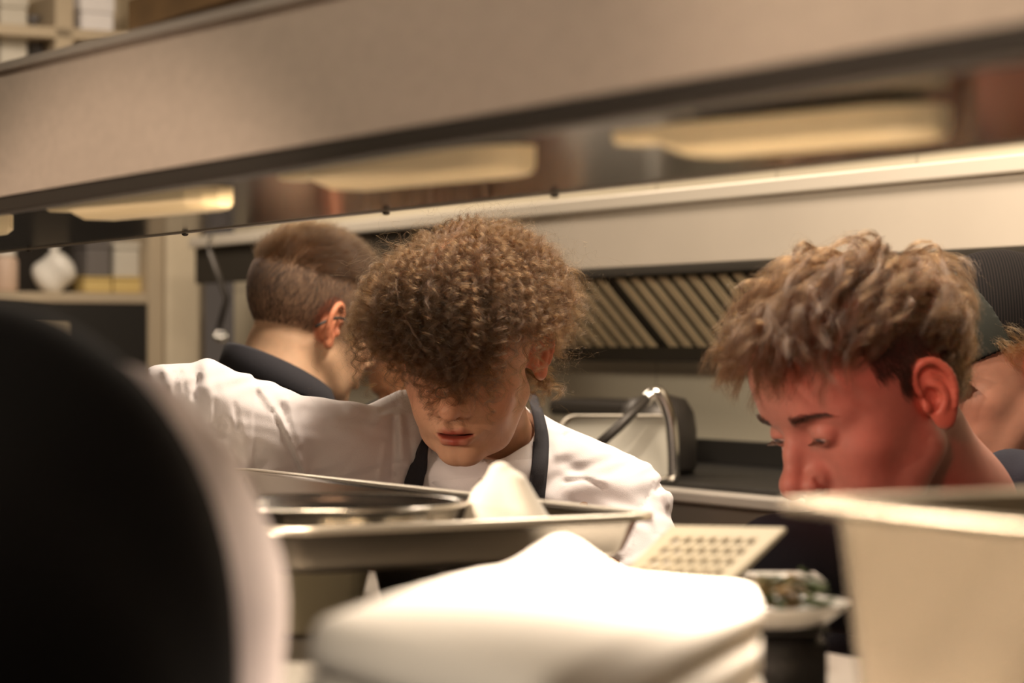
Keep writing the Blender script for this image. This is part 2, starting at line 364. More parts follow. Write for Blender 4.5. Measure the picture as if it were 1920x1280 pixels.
def skull(P):    # simple hull for growing hair
    d = ell(P, (0, 0.012, 0.034), (0.0755, 0.097, 0.086)); d = sm(d, ell(P, (0, -0.030, 0.030), (0.064, 0.062, 0.060)), 0.03)
    return sm(d, ell(P, (0, -0.026, -0.040), (0.062, 0.058, 0.066)), 0.03)

class Head:
    def __init__(s, o, yaw, pitch, roll, opts, scale=1.0):
        s.o = np.array(o, float); s.R = rot(yaw, pitch, roll); s.opt = opts; s.s = scale
    def loc(s, P): return ((P - s.o) @ s.R) / s.s
    def wor(s, L): return (np.asarray(L) * s.s) @ s.R.T + s.o
    def sdf(s, P): return head_sdf(s.loc(P), s.opt) * s.s

def skin_tint(L, base, o):
    """skin colour by place: lips, brow skin, moles; painted-in nostril and mouth shade, ear glow"""
    c = np.tile(np.array(base), (len(L), 1)); X = L.copy(); X[:, 0] = np.abs(X[:, 0])
    def mix(w, col): 
        w = np.clip(w, 0, 1)[:, None]; c[:] = c * (1 - w) + np.array(col) * w
    red = np.array(base) * np.array([1.0, 0.62, 0.58])
    mix(np.exp(-((X - (0.043, -0.06, -0.035)) ** 2).sum(1) / 0.022 ** 2) * 0.55, red)
    mix(np.exp(-((X - (0, -0.115, -0.038)) ** 2).sum(1) / 0.014 ** 2) * 0.45, red)
    em = ell(X, tuple(ear_pt(0.014, 0.006)), (0.03, 0.024, 0.037)); mix((0.002 - em) / 0.004, np.array(base) * o.get('ear', np.array([1.0, 0.60, 0.52])))  # ear redness: light scattered through the ear, put into the colour
    mo = o.get('mouth', 0.0)
    ul = chain(X, [(0.001, -0.098, -0.0675, 0.0036), (0.0085, -0.0965, -0.0658, 0.0034), (0.024, -0.0850, -0.0700, 0.0014)], 0.003)
    ll = chain(X, [(0.0, -0.0965, -0.0772 - mo, 0.0054), (0.010, -0.0935, -0.0768 - mo, 0.0050), (0.0235, -0.0840, -0.0715, 0.0014)], 0.003)
    lip = np.minimum(ul, ll); mix((0.0022 - lip) / 0.0014 * 0.85, np.array(base) * np.array([0.58, 0.21, 0.21]))
    mix(np.clip(0.5 - ell(X, (0, -0.088, -0.0716 - mo * 0.6), (0.019, 0.0085, 0.0010 + mo * 0.5)) / 0.0008, 0, 1), (0.05, 0.01, 0.008))  # shade inside the mouth gap painted in
    nn = ell(X, (0.0072, -0.1035, -0.0515), (0.0036, 0.0075, 0.0055)); mix((0.0008 - nn) / 0.001, (0.06, 0.015, 0.01))  # nostril shade painted into the skin colour
    for m in o.get('moles', []): mix((0.0017 * 1.0 - np.linalg.norm(L - np.array(m[:3]), axis=1)) / 0.0006 * m[3], (0.10, 0.04, 0.025))
    if o.get('fade') is not None: mix(o['fade'](L), o.get('fade_col', (0.10, 0.065, 0.05)))
    return c

def strands(name, roots, normals, H, m, parent, rng, comb, length, lift, curl_r=0.0, turns=0.0, kids=1, spread=0.002, n=24, rad=0.00006,
            frizz=0.0, grav=0.0, clear=0.004, lvar=0.25, tip=0.3, tang=1.0, hug=1.0, lj_s=0.18):
    """roots in head coordinates. Guides creep over the skull along comb(p), lifted by lift(t), then curl."""
    G = len(roots); Ls = length(roots) if callable(length) else np.full(G, length); Ls = Ls * (1 + lvar * (rng.random(G) * 2 - 1))
    P = roots.copy(); path = [P.copy()]; gl = H.R.T @ np.array([0, 0, -1.0]); per = 0.5 * rng.standard_normal((G, 3))
    lj = 1 + lj_s * rng.standard_normal(G)
    for i in range(1, n):
        t = i / (n - 1); D = comb(P) + per * 0.45 + gl * grav * t; nn = grad(skull, P, 1e-3)
        D = D - nn * (D * nn).sum(1)[:, None] * tang; D /= np.linalg.norm(D, axis=1)[:, None] + 1e-9
        P = P + D * (Ls / (n - 1))[:, None]
        nn = grad(skull, P, 1e-3); h = skull(P); want = lift(t, roots) * lj; e_ = np.maximum(want, clear * min(1, t * 6)) - h; P = P + nn * np.where(e_ > 0, e_, e_ * hug)[:, None] * 0.6
        path.append(P.copy())
    path = np.stack(path, 1); T = np.gradient(path, axis=1); T /= np.linalg.norm(T, axis=2)[..., None] + 1e-9
    ref = rng.standard_normal((G, 1, 3)); U = np.cross(T, ref); U /= np.linalg.norm(U, axis=2)[..., None] + 1e-9; Vv = np.cross(T, U)
    t = np.linspace(0, 1, n)[None, :]; ph = rng.random((G, 1)) * 6.28; sg = np.where(rng.random((G, 1)) < 0.5, -1, 1)
    tu = turns * (1 + 0.3 * rng.standard_normal((G, 1))) * (Ls / Ls.mean())[:, None]; cr = curl_r * (1 + 0.35 * rng.standard_normal((G, 1))) * np.clip((t - 0.06) * 2.6, 0, 1) * (1 - 0.15 * t)
    off = cr[..., None] * (np.cos(ph + sg * tu * 6.28 * t)[..., None] * U + np.sin(ph + sg * tu * 6.28 * t)[..., None] * Vv)
    base = path + off; allp = []
    for k in range(kids):
        r0 = rng.standard_normal((G, 1, 3)) * spread; w = (1.0 - 0.55 * np.sin(np.pi * np.clip(t * 1.0, 0, 1)))[..., None]
        sh = rng.standard_normal((G, 1)) * 0.07; S = 1 + rng.standard_normal((G, 1)) * 0.25
        offk = (cr * S)[..., None] * (np.cos(ph + sh * 6 + sg * tu * 6.28 * t)[..., None] * U + np.sin(ph + sh * 6 + sg * tu * 6.28 * t)[..., None] * Vv)
        fz = np.cumsum(rng.standard_normal((G, n, 3)), 1) * frizz / math.sqrt(n) * (rng.random((G, 1, 1)) ** 3 * 3)
        allp.append(path + offk + r0 * w + fz)
    A = np.concatenate(allp, 0)
    if clear: 
        f = A.reshape(-1, 3); hh = skull(f); bad = hh < 0.001; nn = grad(skull, f[bad], 1e-3); f[bad] += nn * (0.0015 - hh[bad])[:, None]; A = f.reshape(A.shape)
    return hair_obj(name, H.wor(A.reshape(-1, 3)).reshape(A.shape), m, parent, rad, tip)
def hair_obj(name, A, m, parent, rad, tip=0.3):
    N, n, _ = A.shape; hc = bpy.data.hair_curves.new(name); hc.add_curves([n] * N)
    hc.position_data.foreach_set('vector', (A.reshape(-1, 3) - org(parent)).astype(np.float32).ravel())
    a = hc.attributes.get('radius') or hc.attributes.new('radius', 'FLOAT', 'POINT')
    r = rad * (1 - (1 - tip) * np.linspace(0, 1, n) ** 2); a.data.foreach_set('value', np.tile(r, N).astype(np.float32))
    hc.materials.append(m); o = bpy.data.objects.new(name, hc); scene.collection.objects.link(o); o.parent = parent; return o

def sample(V, nrm, mask, k, rng):
    i = np.flatnonzero(mask); j = rng.choice(i, k, replace=k > len(i)); 
    return V[j] + rng.standard_normal((k, 3)) * 0.0009, nrm[j]
def norm(v): v = np.array(v, float); return v / np.linalg.norm(v)

def hand_sdf(P, wrist, dirv, nrm, size=0.19, curl=0.35, side=1):
    """palm, four fingers of different lengths with two bends, and a thumb from the side of the palm"""
    f = norm(dirv); nn = norm(np.array(nrm) - f * (np.array(nrm) @ f)); s = np.cross(f, nn) * side; k = size / 0.19
    w = np.array(wrist, float); pc = w + f * 0.05 * k; Q = P - pc; q = np.stack([Q @ f, Q @ s, Q @ nn], 1)
    d = ell(q, (0, 0, 0), (0.052 * k, 0.041 * k, 0.0155 * k)); d = sm(d, cap(P, w - f * 0.02, w + f * 0.02, 0.026 * k, 0.027 * k), 0.015)
    for j, (off, L) in enumerate(((0.030, 0.070), (0.010, 0.080), (-0.011, 0.074), (-0.030, 0.058))):
        a = w + f * (0.088 - abs(j - 1.2) * 0.004) * k + s * off * k; r = (0.0088, 0.009, 0.0086, 0.0076)[j] * k; dr = f.copy(); L *= k
        for m_, fr in enumerate((0.45, 0.31, 0.24)):
            an = curl * (0.6 + 0.5 * m_); dr = norm(f * math.cos(an * (m_ + 1) * 0.6) - nn * math.sin(an * (m_ + 1) * 0.6)); b = a + dr * L * fr
            d = sm(d, cap(P, a, b, r, r * 0.9), 0.003); a = b; r *= 0.9
    a = w + f * 0.028 * k + s * 0.030 * k; b = a + norm(f * 0.7 + s * 0.8 - nn * 0.3) * 0.042 * k; c = b + norm(f * 0.95 + s * 0.25 - nn * 0.4) * 0.032 * k
    d = sm(d, cap(P, a, b, 0.013 * k, 0.0105 * k), 0.008); return sm(d, cap(P, b, c, 0.0105 * k, 0.0085 * k), 0.003)

def bounds(pts, r): pts = np.array(pts); return pts.min(0) - r, pts.max(0) + r
def build_person(name, label, H, J, base, hs=0.002, tint=None, group=None, arms=True, clothes_mat=None, clothes_name='shirt', clothes_h=0.006, clothes_sdf=None,
                 clothes_lo=None, clothes_hi=None, clothes_label=None, extra=(), trousers_mat=None, neck_r=0.052, headless=False, clothes_offs=0.0, sleeve=1.0):
    """J: neck, chest, pelvis, shR, elR, wrR, shL, elL, wrL (R/L as the viewer sees them left/right = A/B)"""
    root = thing(name, label, 'person', (J['pelvis'][0], J['pelvis'][1], 0.0), group)
    nb = H.wor((0, 0.028, -0.055)); nt = H.wor((0, 0.012, -0.02))
    def neck(P):
        d = cap(P, nb, J['neck'], neck_r, neck_r + 0.003); d = sm(d, cap(P, J['neck'], J['chest'], neck_r + 0.004, 0.075), 0.04)
        for s in ('A', 'B'): d = sm(d, cap(P, J['neck'] - np.array([0, 0, 0.015]), J['sh' + s], 0.035, 0.045), 0.03)
        return d
    hf = lambda P: sm(H.sdf(P), np.maximum(neck(P), -10), 0.012)
    lo = np.minimum(H.o - 0.135, J['neck'] - np.array([0.11, 0.11, 0.09])); hi = np.maximum(H.o + 0.135, J['neck'] + 0.10)
    V, Fq = mesh_sdf(hf, lo, hi, hs); L = H.loc(V); cols = skin_tint(L, tint, H.opt)
    # the rest of the body, one coarser skin surface, joined to the same mesh
    def body(P):
        d = cap(P, J['chest'], J['pelvis'], 0.10, 0.11); d = sm(d, ell(P, J['chest'], (0.15, 0.10, 0.12)), 0.05)
        for s in ('A', 'B'):
            d = sm(d, chain(P, [(*J['sh' + s], 0.042), (*J['el' + s], 0.034), (*J['wr' + s], 0.026)], 0.01), 0.03)
            dv = J['wr' + s] - J['el' + s]; d = sm(d, hand_sdf(P, J['wr' + s] + norm(dv) * 0.01, dv, J.get('hn' + s, (0, 0, 1)), side=1 if s == 'A' else -1), 0.008)
            hp = J['pelvis'] + (J['sh' + s] - J['chest']) * np.array([0.45, 0.45, 0]); kn = hp * np.array([1, 1, 0]) + np.array([0, -0.02, 0.50]); an = kn * np.array([1, 1, 0]) + np.array([0, 0.03, 0.10])
            d = sm(d, chain(P, [(*hp, 0.075), (*kn, 0.050), (*an, 0.035)], 0.02), 0.03)
        return d
    pts = [J[k] for k in J if k[:2] != 'hn']; lo, hi = bounds(pts, 0.22); lo[2] = 0.04; hi[2] = min(hi[2], J['neck'][2] + 0.05)
    hi[2] = max(hi[2], max(J['wrA'][2], J['wrB'][2]) + 0.1)
    V2, F2 = mesh_sdf(body, lo, hi, 0.007 if arms else 0.012); n1 = len(V)
    VV = np.vstack([V, V2]); FF = np.vstack([Fq, F2 + n1]); CC = np.vstack([cols, np.tile(np.array(tint), (len(V2), 1))])
    raw('body', VV, FF, M['skin'], root, cols=CC)
    # trousers and shoes
    def trou(P):
        d = cap(P, J['pelvis'] + np.array([0, 0, 0.10]), J['pelvis'], 0.125, 0.13)
        for s in ('A', 'B'):
            hp = J['pelvis'] + (J['sh' + s] - J['chest']) * np.array([0.45, 0.45, 0]); kn = hp * np.array([1, 1, 0]) + np.array([0, -0.02, 0.50]); an = kn * np.array([1, 1, 0]) + np.array([0, 0.03, 0.10])
            d = sm(d, chain(P, [(*hp, 0.095), (*kn, 0.068), (*an, 0.055)], 0.02), 0.03)
        return d
    lo, hi = bounds([J['pelvis']], 0.3); lo[2] = 0.02; hi[2] = J['pelvis'][2] + 0.26
    V3, F3 = mesh_sdf(trou, lo, hi, 0.015); raw('trousers', V3, F3, trousers_mat or M['black_shirt'], root)
    fd = norm((H.R @ np.array([0, -1.0, 0])) * np.array([1, 1, 0]))
    for s in ('A', 'B'):
        hp = J['pelvis'] + (J['sh' + s] - J['chest']) * np.array([0.45, 0.45, 0]); a = hp * np.array([1, 1, 0]) + np.array([0, 0.01, 0.0])
        sf = lambda P: np.maximum(sm(cap(P, a + np.array([0, 0, 0.04]) - fd * 0.03, a + np.array([0, 0, 0.03]) + fd * 0.15, 0.046, 0.042), cap(P, a + np.array([0, 0, 0.04]), a + np.array([0, 0.0, 0.12]), 0.045), 0.02), 0.002 - P[:, 2])
        V4, F4 = mesh_sdf(sf, a - 0.24, a + np.array([0.24, 0.24, 0.2]), 0.012); raw('shoe', V4, F4, M['black_plastic'], root)
    # shirt or jacket
    if clothes_sdf is None:
        co = clothes_offs
        def clothes_sdf(P):
            d = cap(P, J['chest'], J['pelvis'], 0.135 + co, 0.14 + co); d = sm(d, ell(P, J['chest'], (0.18 + co, 0.125 + co, 0.14 + co)), 0.05)
            for s in ('A', 'B'):
                d = sm(d, cap(P, J['neck'] - np.array([0, 0, 0.035]), J['sh' + s], 0.048, 0.060), 0.05)
                e = J['sh' + s] + (J['el' + s] - J['sh' + s]) * sleeve; d = sm(d, cap(P, J['sh' + s], e, 0.060, 0.056), 0.03)
            for a_, b_, r_, r2_ in extra: d = sm(d, cap(P, a_, b_, r_, r2_), 0.02)
            w = 0.004 * np.sin(P[:, 0] * 42 + 3 * np.sin(P[:, 2] * 21)) * np.sin(P[:, 2] * 33 + P[:, 1] * 27); d = d + w
            return np.maximum(d, -(cap(P, nb, J['neck'] - np.array([0, 0, 0.02]), neck_r + 0.004, neck_r + 0.006)))
    if clothes_lo is None:
        clothes_lo, clothes_hi = bounds([J[k] for k in ('neck', 'chest', 'pelvis', 'shA', 'shB', 'elA', 'elB')], 0.22); clothes_hi[2] = max(J['neck'][2], J['shA'][2], J['shB'][2]) + 0.12
        clothes_lo[2] = J['pelvis'][2] - 0.06
    f2 = lambda P: np.maximum(clothes_sdf(P), clothes_lo[2] + 0.02 - P[:, 2])
    V5, F5 = mesh_sdf(f2, clothes_lo, clothes_hi, clothes_h); c = raw(clothes_name, V5, F5, clothes_mat, root)
    if clothes_label: c['label'] = clothes_label
    return root, V[:], L, clothes_sdf
def scalp_data(H, V, L):
    nrm = grad(skull, L, 1e-3); return L, nrm
def eyes(H, root, gaze=(0, -0.6)):
    for sx in (-1, 1):
        c = np.array([sx * 0.0315, -0.0765, -0.001]); n = 24
        u = np.linspace(0, math.pi, n); v = np.arange(32) * 2 * math.pi / 32; g = norm((gaze[0], -1, gaze[1])); a = norm(np.cross(g, (0, 0, 1))); b = np.cross(a, g)
        Ls = [c + 0.0124 * (math.cos(t) * g + math.sin(t) * (np.cos(v)[:, None] * a + np.sin(v)[:, None] * b)) for t in u]
        V, Fc = loops_vf(Ls, False); ang = np.repeat(u, 32)
        col = np.where((ang < 0.18)[:, None], (0.005, 0.005, 0.005), np.where((ang < 0.48)[:, None], (0.08, 0.09, 0.10), (0.55, 0.46, 0.42)))
        raw('eye', H.wor(V), Fc, M['eye'], root, cols=col)
def brows(H, root, rng, m):
    A = []
    for sx in (-1, 1):
        t = rng.random(420); cx = 0.014 + 0.034 * t; cz = 0.0175 + 0.0065 * np.sin(np.clip(t, 0, 1) * 2.2) - 0.004 * t + rng.standard_normal(420) * 0.0023 * (1.15 - t)
        cy = -0.100 + 0.55 * (cx - 0.012) ** 1.0 * 0 + 9.0 * cx ** 2; P = np.stack([sx * cx, cy, cz], 1)
        for _ in range(4): P = P - head_sdf(P, H.opt)[:, None] * grad(lambda X: head_sdf(X, H.opt), P)
        g = grad(lambda X: head_sdf(X, H.opt), P); d = np.stack([sx * np.ones(420), 0.2 * np.ones(420), 0.55 - 0.9 * t], 1); d /= np.linalg.norm(d, axis=1)[:, None]
        s = np.linspace(0, 1, 5)[None, :, None]; A.append(P[:, None] + (d * 0.0085)[:, None] * s + g[:, None] * (0.0018 * np.sin(s * 2.6)))
    A = np.vstack(A); return hair_obj('eyebrows', H.wor(A.reshape(-1, 3)).reshape(A.shape), m, root, 0.00009)
def lashes(H, root, rng):
    A = []
    for sx in (-1, 1):
        t = np.linspace(-1, 1, 60); x = 0.0315 + 0.0115 * t; z = -0.0050 + 0.0018 * (1 - t * t); y = -0.0765 - np.sqrt(np.maximum(0.0141 ** 2 - (x - 0.0315) ** 2 - (z + 0.001) ** 2, 0))
        P = np.stack([sx * x, y, z], 1); s = np.linspace(0, 1, 6)[None, :, None]; d = np.stack([sx * 0.35 * t, -np.ones(60), -0.7 * np.ones(60)], 1)
        A.append(P[:, None] + d[:, None] * 0.0065 * s + np.array([0, 0, 0.003]) * s * s)
    A = np.vstack(A); return hair_obj('eyelashes', H.wor(A.reshape(-1, 3)).reshape(A.shape), M['lash'], root, 0.00012)
def up_(v): return np.array([0.0, 0.0, v])
def want(k): return True
# ================================================================ SETTING
def quad_uv(o, us, vs_):
    me = o.data; uv = me.uv_layers.new(name='UVMap')
    for l in me.loops:
        co = np.array(me.vertices[l.vertex_index].co) + np.array(o.location); uv.data[l.index].uv = (co @ us, co @ vs_)
if want('S'):
    o = box('wall_back', 2.62, 2.72, -1.5, 6.1, 0, 2.8, M['tiles'], bev=0); quad_uv(o, DV, np.array([0, 0, 1.0])); tag(o, kind='structure')
    o = box('wall_left', 1.2, 2.72, 6.55, 6.65, 0, 2.8, M['plaster'], bev=0); tag(o, kind='structure')
    o = box('wall_left_near', -3.0, 1.2, 6.55, 6.65, 0, 2.8, M['plaster'], bev=0); o.name = 'wall_left_end'; tag(o, kind='structure')
    o = box('floor', -3.0, 2.72, -1.5, 6.65, -0.05, 0.0, M['floor'], bev=0); tag(o, kind='structure')
    o = box('ceiling', -3.0, 2.72, -1.5, 6.65, 2.8, 2.85, M['ceil'], bev=0); tag(o, kind='structure')
    # ---- extraction hood on the back wall
    PH = 2.40
    zt, zb = 0.268, 0.145      # heights over the camera, tuned from the photograph
    hood = thing('extractor_hood', 'long steel extractor hood with slanted baffle filters over the back range', 'extractor hood', W(2.5, 3.4, CH - 0.01))
    box('front_panel', PH, PH + 0.02, 0.6, 4.37, CH + zb, CH + zt - 0.016, M['hood'], hood, 0.002); box('front_panel', PH + 0.003, PH + 0.022, 4.372, 5.85, CH + 0.160, CH + zt - 0.016, M['hood_dark'], hood, 0.002)  # second, dark section: unlit stretch of the hood face put into colour
    box('top_lip', PH - 0.012, 2.60, 0.6, 5.86, CH + zt - 0.0155, CH + zt + 0.012, M['hood_edge'], hood, 0.004)
    box('bottom_ledge', PH + 0.001, PH + 0.045, 0.6, 4.37, CH + zb - 0.016, CH + zb - 0.0005, M['hood_dark'], hood, 0.002)
    box('gutter', 2.545, 2.618, 0.6, 4.37, CH - 0.030, CH - 0.002, M['hood_dark'], hood, 0.002)
    box('back_plate', 2.59, 2.61, 0.6, 4.37, CH + 0.0, CH + zt - 0.02, M['hood_dark'], hood, 0)
    box('end_plate', PH + 0.023, 2.60, 4.36, 4.37, CH - 0.03, CH + zt - 0.017, M['hood_dark'], hood, 0)
    a = np.array([PH + 0.035, zb - 0.012]); b = np.array([2.560, 0.002])
    n_ = norm(np.array([a[1] - b[1], b[0] - a[0], 0]))[:2] * -1
    q0 = 0.7
    while q0 < 4.0:
        q1 = q0 + 0.45; bars = []; fr = []
        def bar(qa, qb, s0, s1, off, th):
            A_ = a + (b - a) * s0; B_ = a + (b - a) * s1; nn = np.array([-(b - a)[1], (b - a)[0]]); nn = nn / np.linalg.norm(nn)
            c = [A_ + nn * off, B_ + nn * off, B_ + nn * (off + th), A_ + nn * (off + th)]
            V = [W(x[0], q, CH + x[1]) for q in (qa, qb) for x in c]
            return np.array(V), [[0, 1, 2, 3], [7, 6, 5, 4], [0, 4, 5, 1], [1, 5, 6, 2], [2, 6, 7, 3], [3, 7, 4, 0]]
        k = q0 + 0.02
        while k < q1 - 0.03: bars.append(bar(k, k + 0.026, 0.0, 1.0, -0.012, 0.003)); k += 0.0475
        f_ = raw('baffle_filter', *merge(bars), M['slat'], hood, smooth=False)
        raw('filter_frame', *merge([bar(q0, q0 + 0.012, 0, 1, -0.006, 0.012), bar(q1 - 0.012, q1 - 0.001, 0, 1, -0.006, 0.012), bar(q0, q1 - 0.001, 0, 1, 0.022, 0.003)]), M['hood_dark'], f_, smooth=False)
        q0 = q1 + 0.003
    # ---- back range and what stands on it
    ct = CH - 0.222
    rg = thing('back_range', 'steel cooking range along the tiled back wall under the hood', 'range', W(2.36, 3.0, 0))
    box('range_body', 2.14, 2.60, 0.7, 4.2, 0.12, ct - 0.026, M['steel_dull'], rg, 0.004)
    box('front_edge', 2.125, 2.17, 0.7, 4.2, ct - 0.025, ct - 0.006, M['brushed_soft'], rg, 0.004)
    box('hob_top', 2.172, 2.60, 0.7, 4.2, ct - 0.025, ct + 0.002, M['black_plastic'], rg, 0.002)
    box('splashback', 2.585, 2.612, 0.7, 4.2, ct + 0.0025, ct + 0.045, M['black_plastic'], rg, 0.001)
    for q in (0.9, 2.4, 4.05): box('foot', 2.3, 2.36, q, q + 0.06, 0.0, 0.119, M['black_plastic'], rg)
    c = px(1232, 0, 4.15); c[2] = ct + 0.003
    # dark round pot
    pot = thing('cooking_pot', 'dark round cooking pot on the back range behind the white jacket shoulder', 'pot', c)
    R_ = 0.068; raw('pot_body', *lathe_vf(c, [(0.05, 0.001), (R_ - 0.006, 0.001), (R_, 0.012), (R_, 0.075), (R_ * 0.93, 0.105), (R_ * 0.72, 0.128), (R_ * 0.3, 0.135)]), M['dark_pan'], pot)
    raw('pot_knob', *lathe_vf(c + up_(0.136), [(0.008, 0), (0.012, 0.006), (0.006, 0.014)]), M['black_plastic'], pot)
    def gbox(name, label, cat, x0, x1, y0, y1, Y, depth, m, r=0.02):
        a = px(x0, y1, Y); b = px(x1, y0, Y); th = thing(name, label, cat, np.array([(a[0] + b[0]) / 2, Y + depth / 2, a[2]])); return th, a, b
    c2 = px(1165, 0, 4.0); w = 0.078; L_ = []
    gx = thing('gastronorm_bin', 'pale grey rounded bin on the back range in front of the dark pot', 'bin', np.array([c2[0], 4.05, ct + 0.003]))
    # rounded bin lying with its lid towards the room
    prof = []
    for (cx, cz, a0) in ((0.060, 0.078, 0), (-0.075, 0.078, 90), (-0.075, 0.026, 180), (0.060, 0.026, 270)):
        for i in range(7): t = math.radians(a0 + 15 * i); prof.append((cx + 0.026 * math.cos(t), cz + 0.026 * math.sin(t)))
    prof = np.array(prof); base = np.array([c2[0], 0, ct + 0.003])
    def ring(y, k, dx=0): return np.array([[base[0] + x * k, y, base[2] + 0.052 + (z - 0.052) * k] for x, z in prof])
    raw('bin_body', *loops_vf([ring(3.985, 0.93), ring(3.98, 0.97), ring(3.985, 1.0), ring(4.065, 1.0), ring(4.065, 0.9)], True, True), M['grey_paint'], gx)
    raw('bin_rim', *loops_vf([ring(3.975, 0.985), ring(3.972, 1.02), ring(3.99, 1.03), ring(3.99, 1.0)], False), M['hood_edge'], gx)
    # arched chrome tap
    tp = thing('swivel_tap', 'arched chrome tap standing by the dark pot on the back range', 'tap', px(1262, 0, 3.92) * np.array([1, 1, 0]) + up_(ct + 0.003))
    pts = spline([px(1262, 899, 3.92), px(1262, 850, 3.92), px(1257, 790, 3.92), px(1243, 748, 3.92), px(1228, 736, 3.92), px(1208, 752, 3.92)], 26); pts[0, 2] = ct + 0.004
    raw('spout', *tube_vf(pts, 0.0105, 12), M['chrome'], tp)
    raw('lever', *tube_vf([px(1214, 745, 3.915), px(1160, 800, 3.90), px(1112, 842, 3.89)], [0.0085, 0.0085, 0.008], 10), M['dark_pan'], tp)
    # flat dark grill pan behind
    g2 = thing('grill_pan', 'flat dark grill pan leaning at the back of the range', 'pan', W(2.5, 3.98, ct + 0.003))
    box('pan_body', 2.44, 2.56, 3.84, 4.12, ct + 0.085, ct + 0.118, M['dark_pan'], g2, 0.01); box('stand', 2.47, 2.53, 3.9, 4.06, ct + 0.004, ct + 0.0845, M['dark_pan'], g2, 0.003)
    # ---- tall cupboard with shelves on the far end wall
    QB = 6.20
    cu = thing('open_cupboard', 'tall beige open cupboard with shelves at the far end of the kitchen', 'cupboard', W(2.0, 6.35, 0))
    pa, pb = 1.62, 2.305
    def pq(x, Q): u = (x - 960) / F; Y = Q / (C0 - S0 * u); return (C0 * u + S0) * Y, Y
    def zq(y, x, Q): return CH + (648 - y) / F * pq(x, Q)[1]
    pr = pq(278, QB)[0]; pr2 = pq(306, QB)[0]
    box('side_panel', pr, pr2, QB, 6.54, 0, 2.3, M['cabinet'], cu); box('side_panel', 1.3, 1.34, QB, 6.54, 0, 2.3, M['cabinet'], cu)
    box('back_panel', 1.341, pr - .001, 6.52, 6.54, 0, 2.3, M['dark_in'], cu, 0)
    zs = zq(548, 120, QB); box('shelf', 1.341, pr - .001, QB, 6.519, zs - 0.028, zs, M['cabinet'], cu); box('shelf', 1.341, pr - .001, QB, 6.519, zs + 0.42, zs + 0.448, M['cabinet'], cu)
    box('shelf', 1.341, pr - .001, QB + 0.021, 6.519, zs - 0.5, zs - 0.472, M['cabinet'], cu); box('top_panel', 1.341, pr - .001, QB, 6.54, 2.27, 2.3, M['cabinet'], cu)
    box('opening_shade_panel', 1.341, pr - .001, QB + 0.004, QB + 0.02, 0.05, zs - 0.029, M['black_plastic'], cu)  # flat black panel standing in for the shade of the opening
    o = box('trim_1', pr2 + 0.004, pq(372, QB)[0], QB - 0.02, 6.549, 0, 2.79, M['plaster'], bev=0.01); tag(o, kind='structure')
    z = zs + 0.001
    def item(name, label, cat, x0, x1, y1, m, Q=QB + 0.06, dq=0.12, kind='box', zz=None, grp=None):
        p0 = pq(x0, Q)[0]; p1 = pq(x1, Q)[0]; Yc = pq((x0 + x1) / 2, Q)[1]; zz = z if zz is None else zz; h = CH + (648 - y1) / F * Yc - zz; c = W((p0 + p1) / 2, Q + dq / 2, zz)
        t = thing(name, label, cat, c, grp)
        if kind == 'box':
            box('box_body', p0, p1, Q, Q + dq, zz, zz + h * 0.8, m, t, 0.006); box('box_lid', p0 - 0.002, p1 + 0.002, Q - 0.002, Q + dq + 0.002, zz + h * 0.8 + 0.0005, zz + h, m, t, 0.005)
        elif kind == 'jar':
            r = (p1 - p0) / 2; raw('jar_body', *lathe_vf(c, [(r * 0.9, 0), (r, 0.01), (r, h * 0.75), (r * 0.8, h * 0.85)], 24), m, t); raw('jar_lid', *lathe_vf(c + up_(h * 0.85 + .0005), [(r * 0.82, 0), (r * 0.82, h * 0.15), (r * 0.7, h * 0.16)], 24), M['ceramic'], t)
        else:
            r = (p1 - p0) / 2; V_, F_ = mesh_sdf(lambda P: ell(P, c + up_(h * 0.5), (r, r * 0.8, h * 0.52)) + 0.006 * np.sin(P[:, 0] * 60 + P[:, 2] * 50) , c - 0.14, c + np.array([.14, .14, h + .1]), 0.012); raw('sack_body', V_, F_, m, t)
            raw('sack_neck', *lathe_vf(c + up_(h * 0.97), [(0.012, 0), (0.010, 0.015), (0.022, 0.03)], 16), m, t)
        return t
    pink = mat('pinkish_plastic', (0.62, 0.46, 0.36), 0.5); yel = mat('yellow_plastic', (0.66, 0.50, 0.20), 0.45); gry = mat('slate_plastic', (0.16, 0.145, 0.14), 0.5); lgt = mat('pale_plastic', (0.62, 0.58, 0.5), 0.5)
    item('food_bag', 'round whitish bag on the cupboard shelf', 'bag', 78, 152, 474, M['ceramic'], kind='sack')
    item('storage_jar', 'pinkish jar at the left end of the cupboard shelf', 'jar', 0, 46, 468, pink, kind='jar')
    t1 = item('storage_tub', 'yellow shallow tub on the cupboard shelf under the slate box', 'tub', 160, 211, 518, yel)
    t2 = item('storage_tub', 'yellow shallow tub on the cupboard shelf under the pale box', 'tub', 214, 268, 518, yel)
    zt2 = z + (CH + (648 - 518) / F * 6.3 - z) + 0.004
    item('storage_box', 'slate grey box standing on a yellow tub in the cupboard', 'box', 163, 207, 452, gry, zz=zt2)
    item('storage_box', 'pale box standing on a yellow tub in the cupboard', 'box', 215, 262, 454, lgt, zz=zt2)
    zu = zs + 0.449
    item('storage_box', 'bright white box high in the cupboard, right of the post', 'box', 152, 214, -30, mat('bright_white_plastic', (0.9, 0.88, 0.9), 0.5), zz=zu)
    item('storage_box', 'grey box high in the cupboard at its left end', 'box', 0, 52, -40, lgt, zz=zu); item('food_bag', 'grey bag high in the cupboard beside the grey box', 'bag', 52, 100, 40, gry, zz=zu, kind='sack')
    box('divider', pq(104, QB)[0], pq(138, QB)[0], QB, 6.519, zu, zu + 0.35, M['cabinet'], cu)
    lb = thing('wall_sign', 'small pale label over the dark cupboard opening', 'sign', W(pq(95, QB)[0], QB - 0.006, zq(640, 95, QB))); 
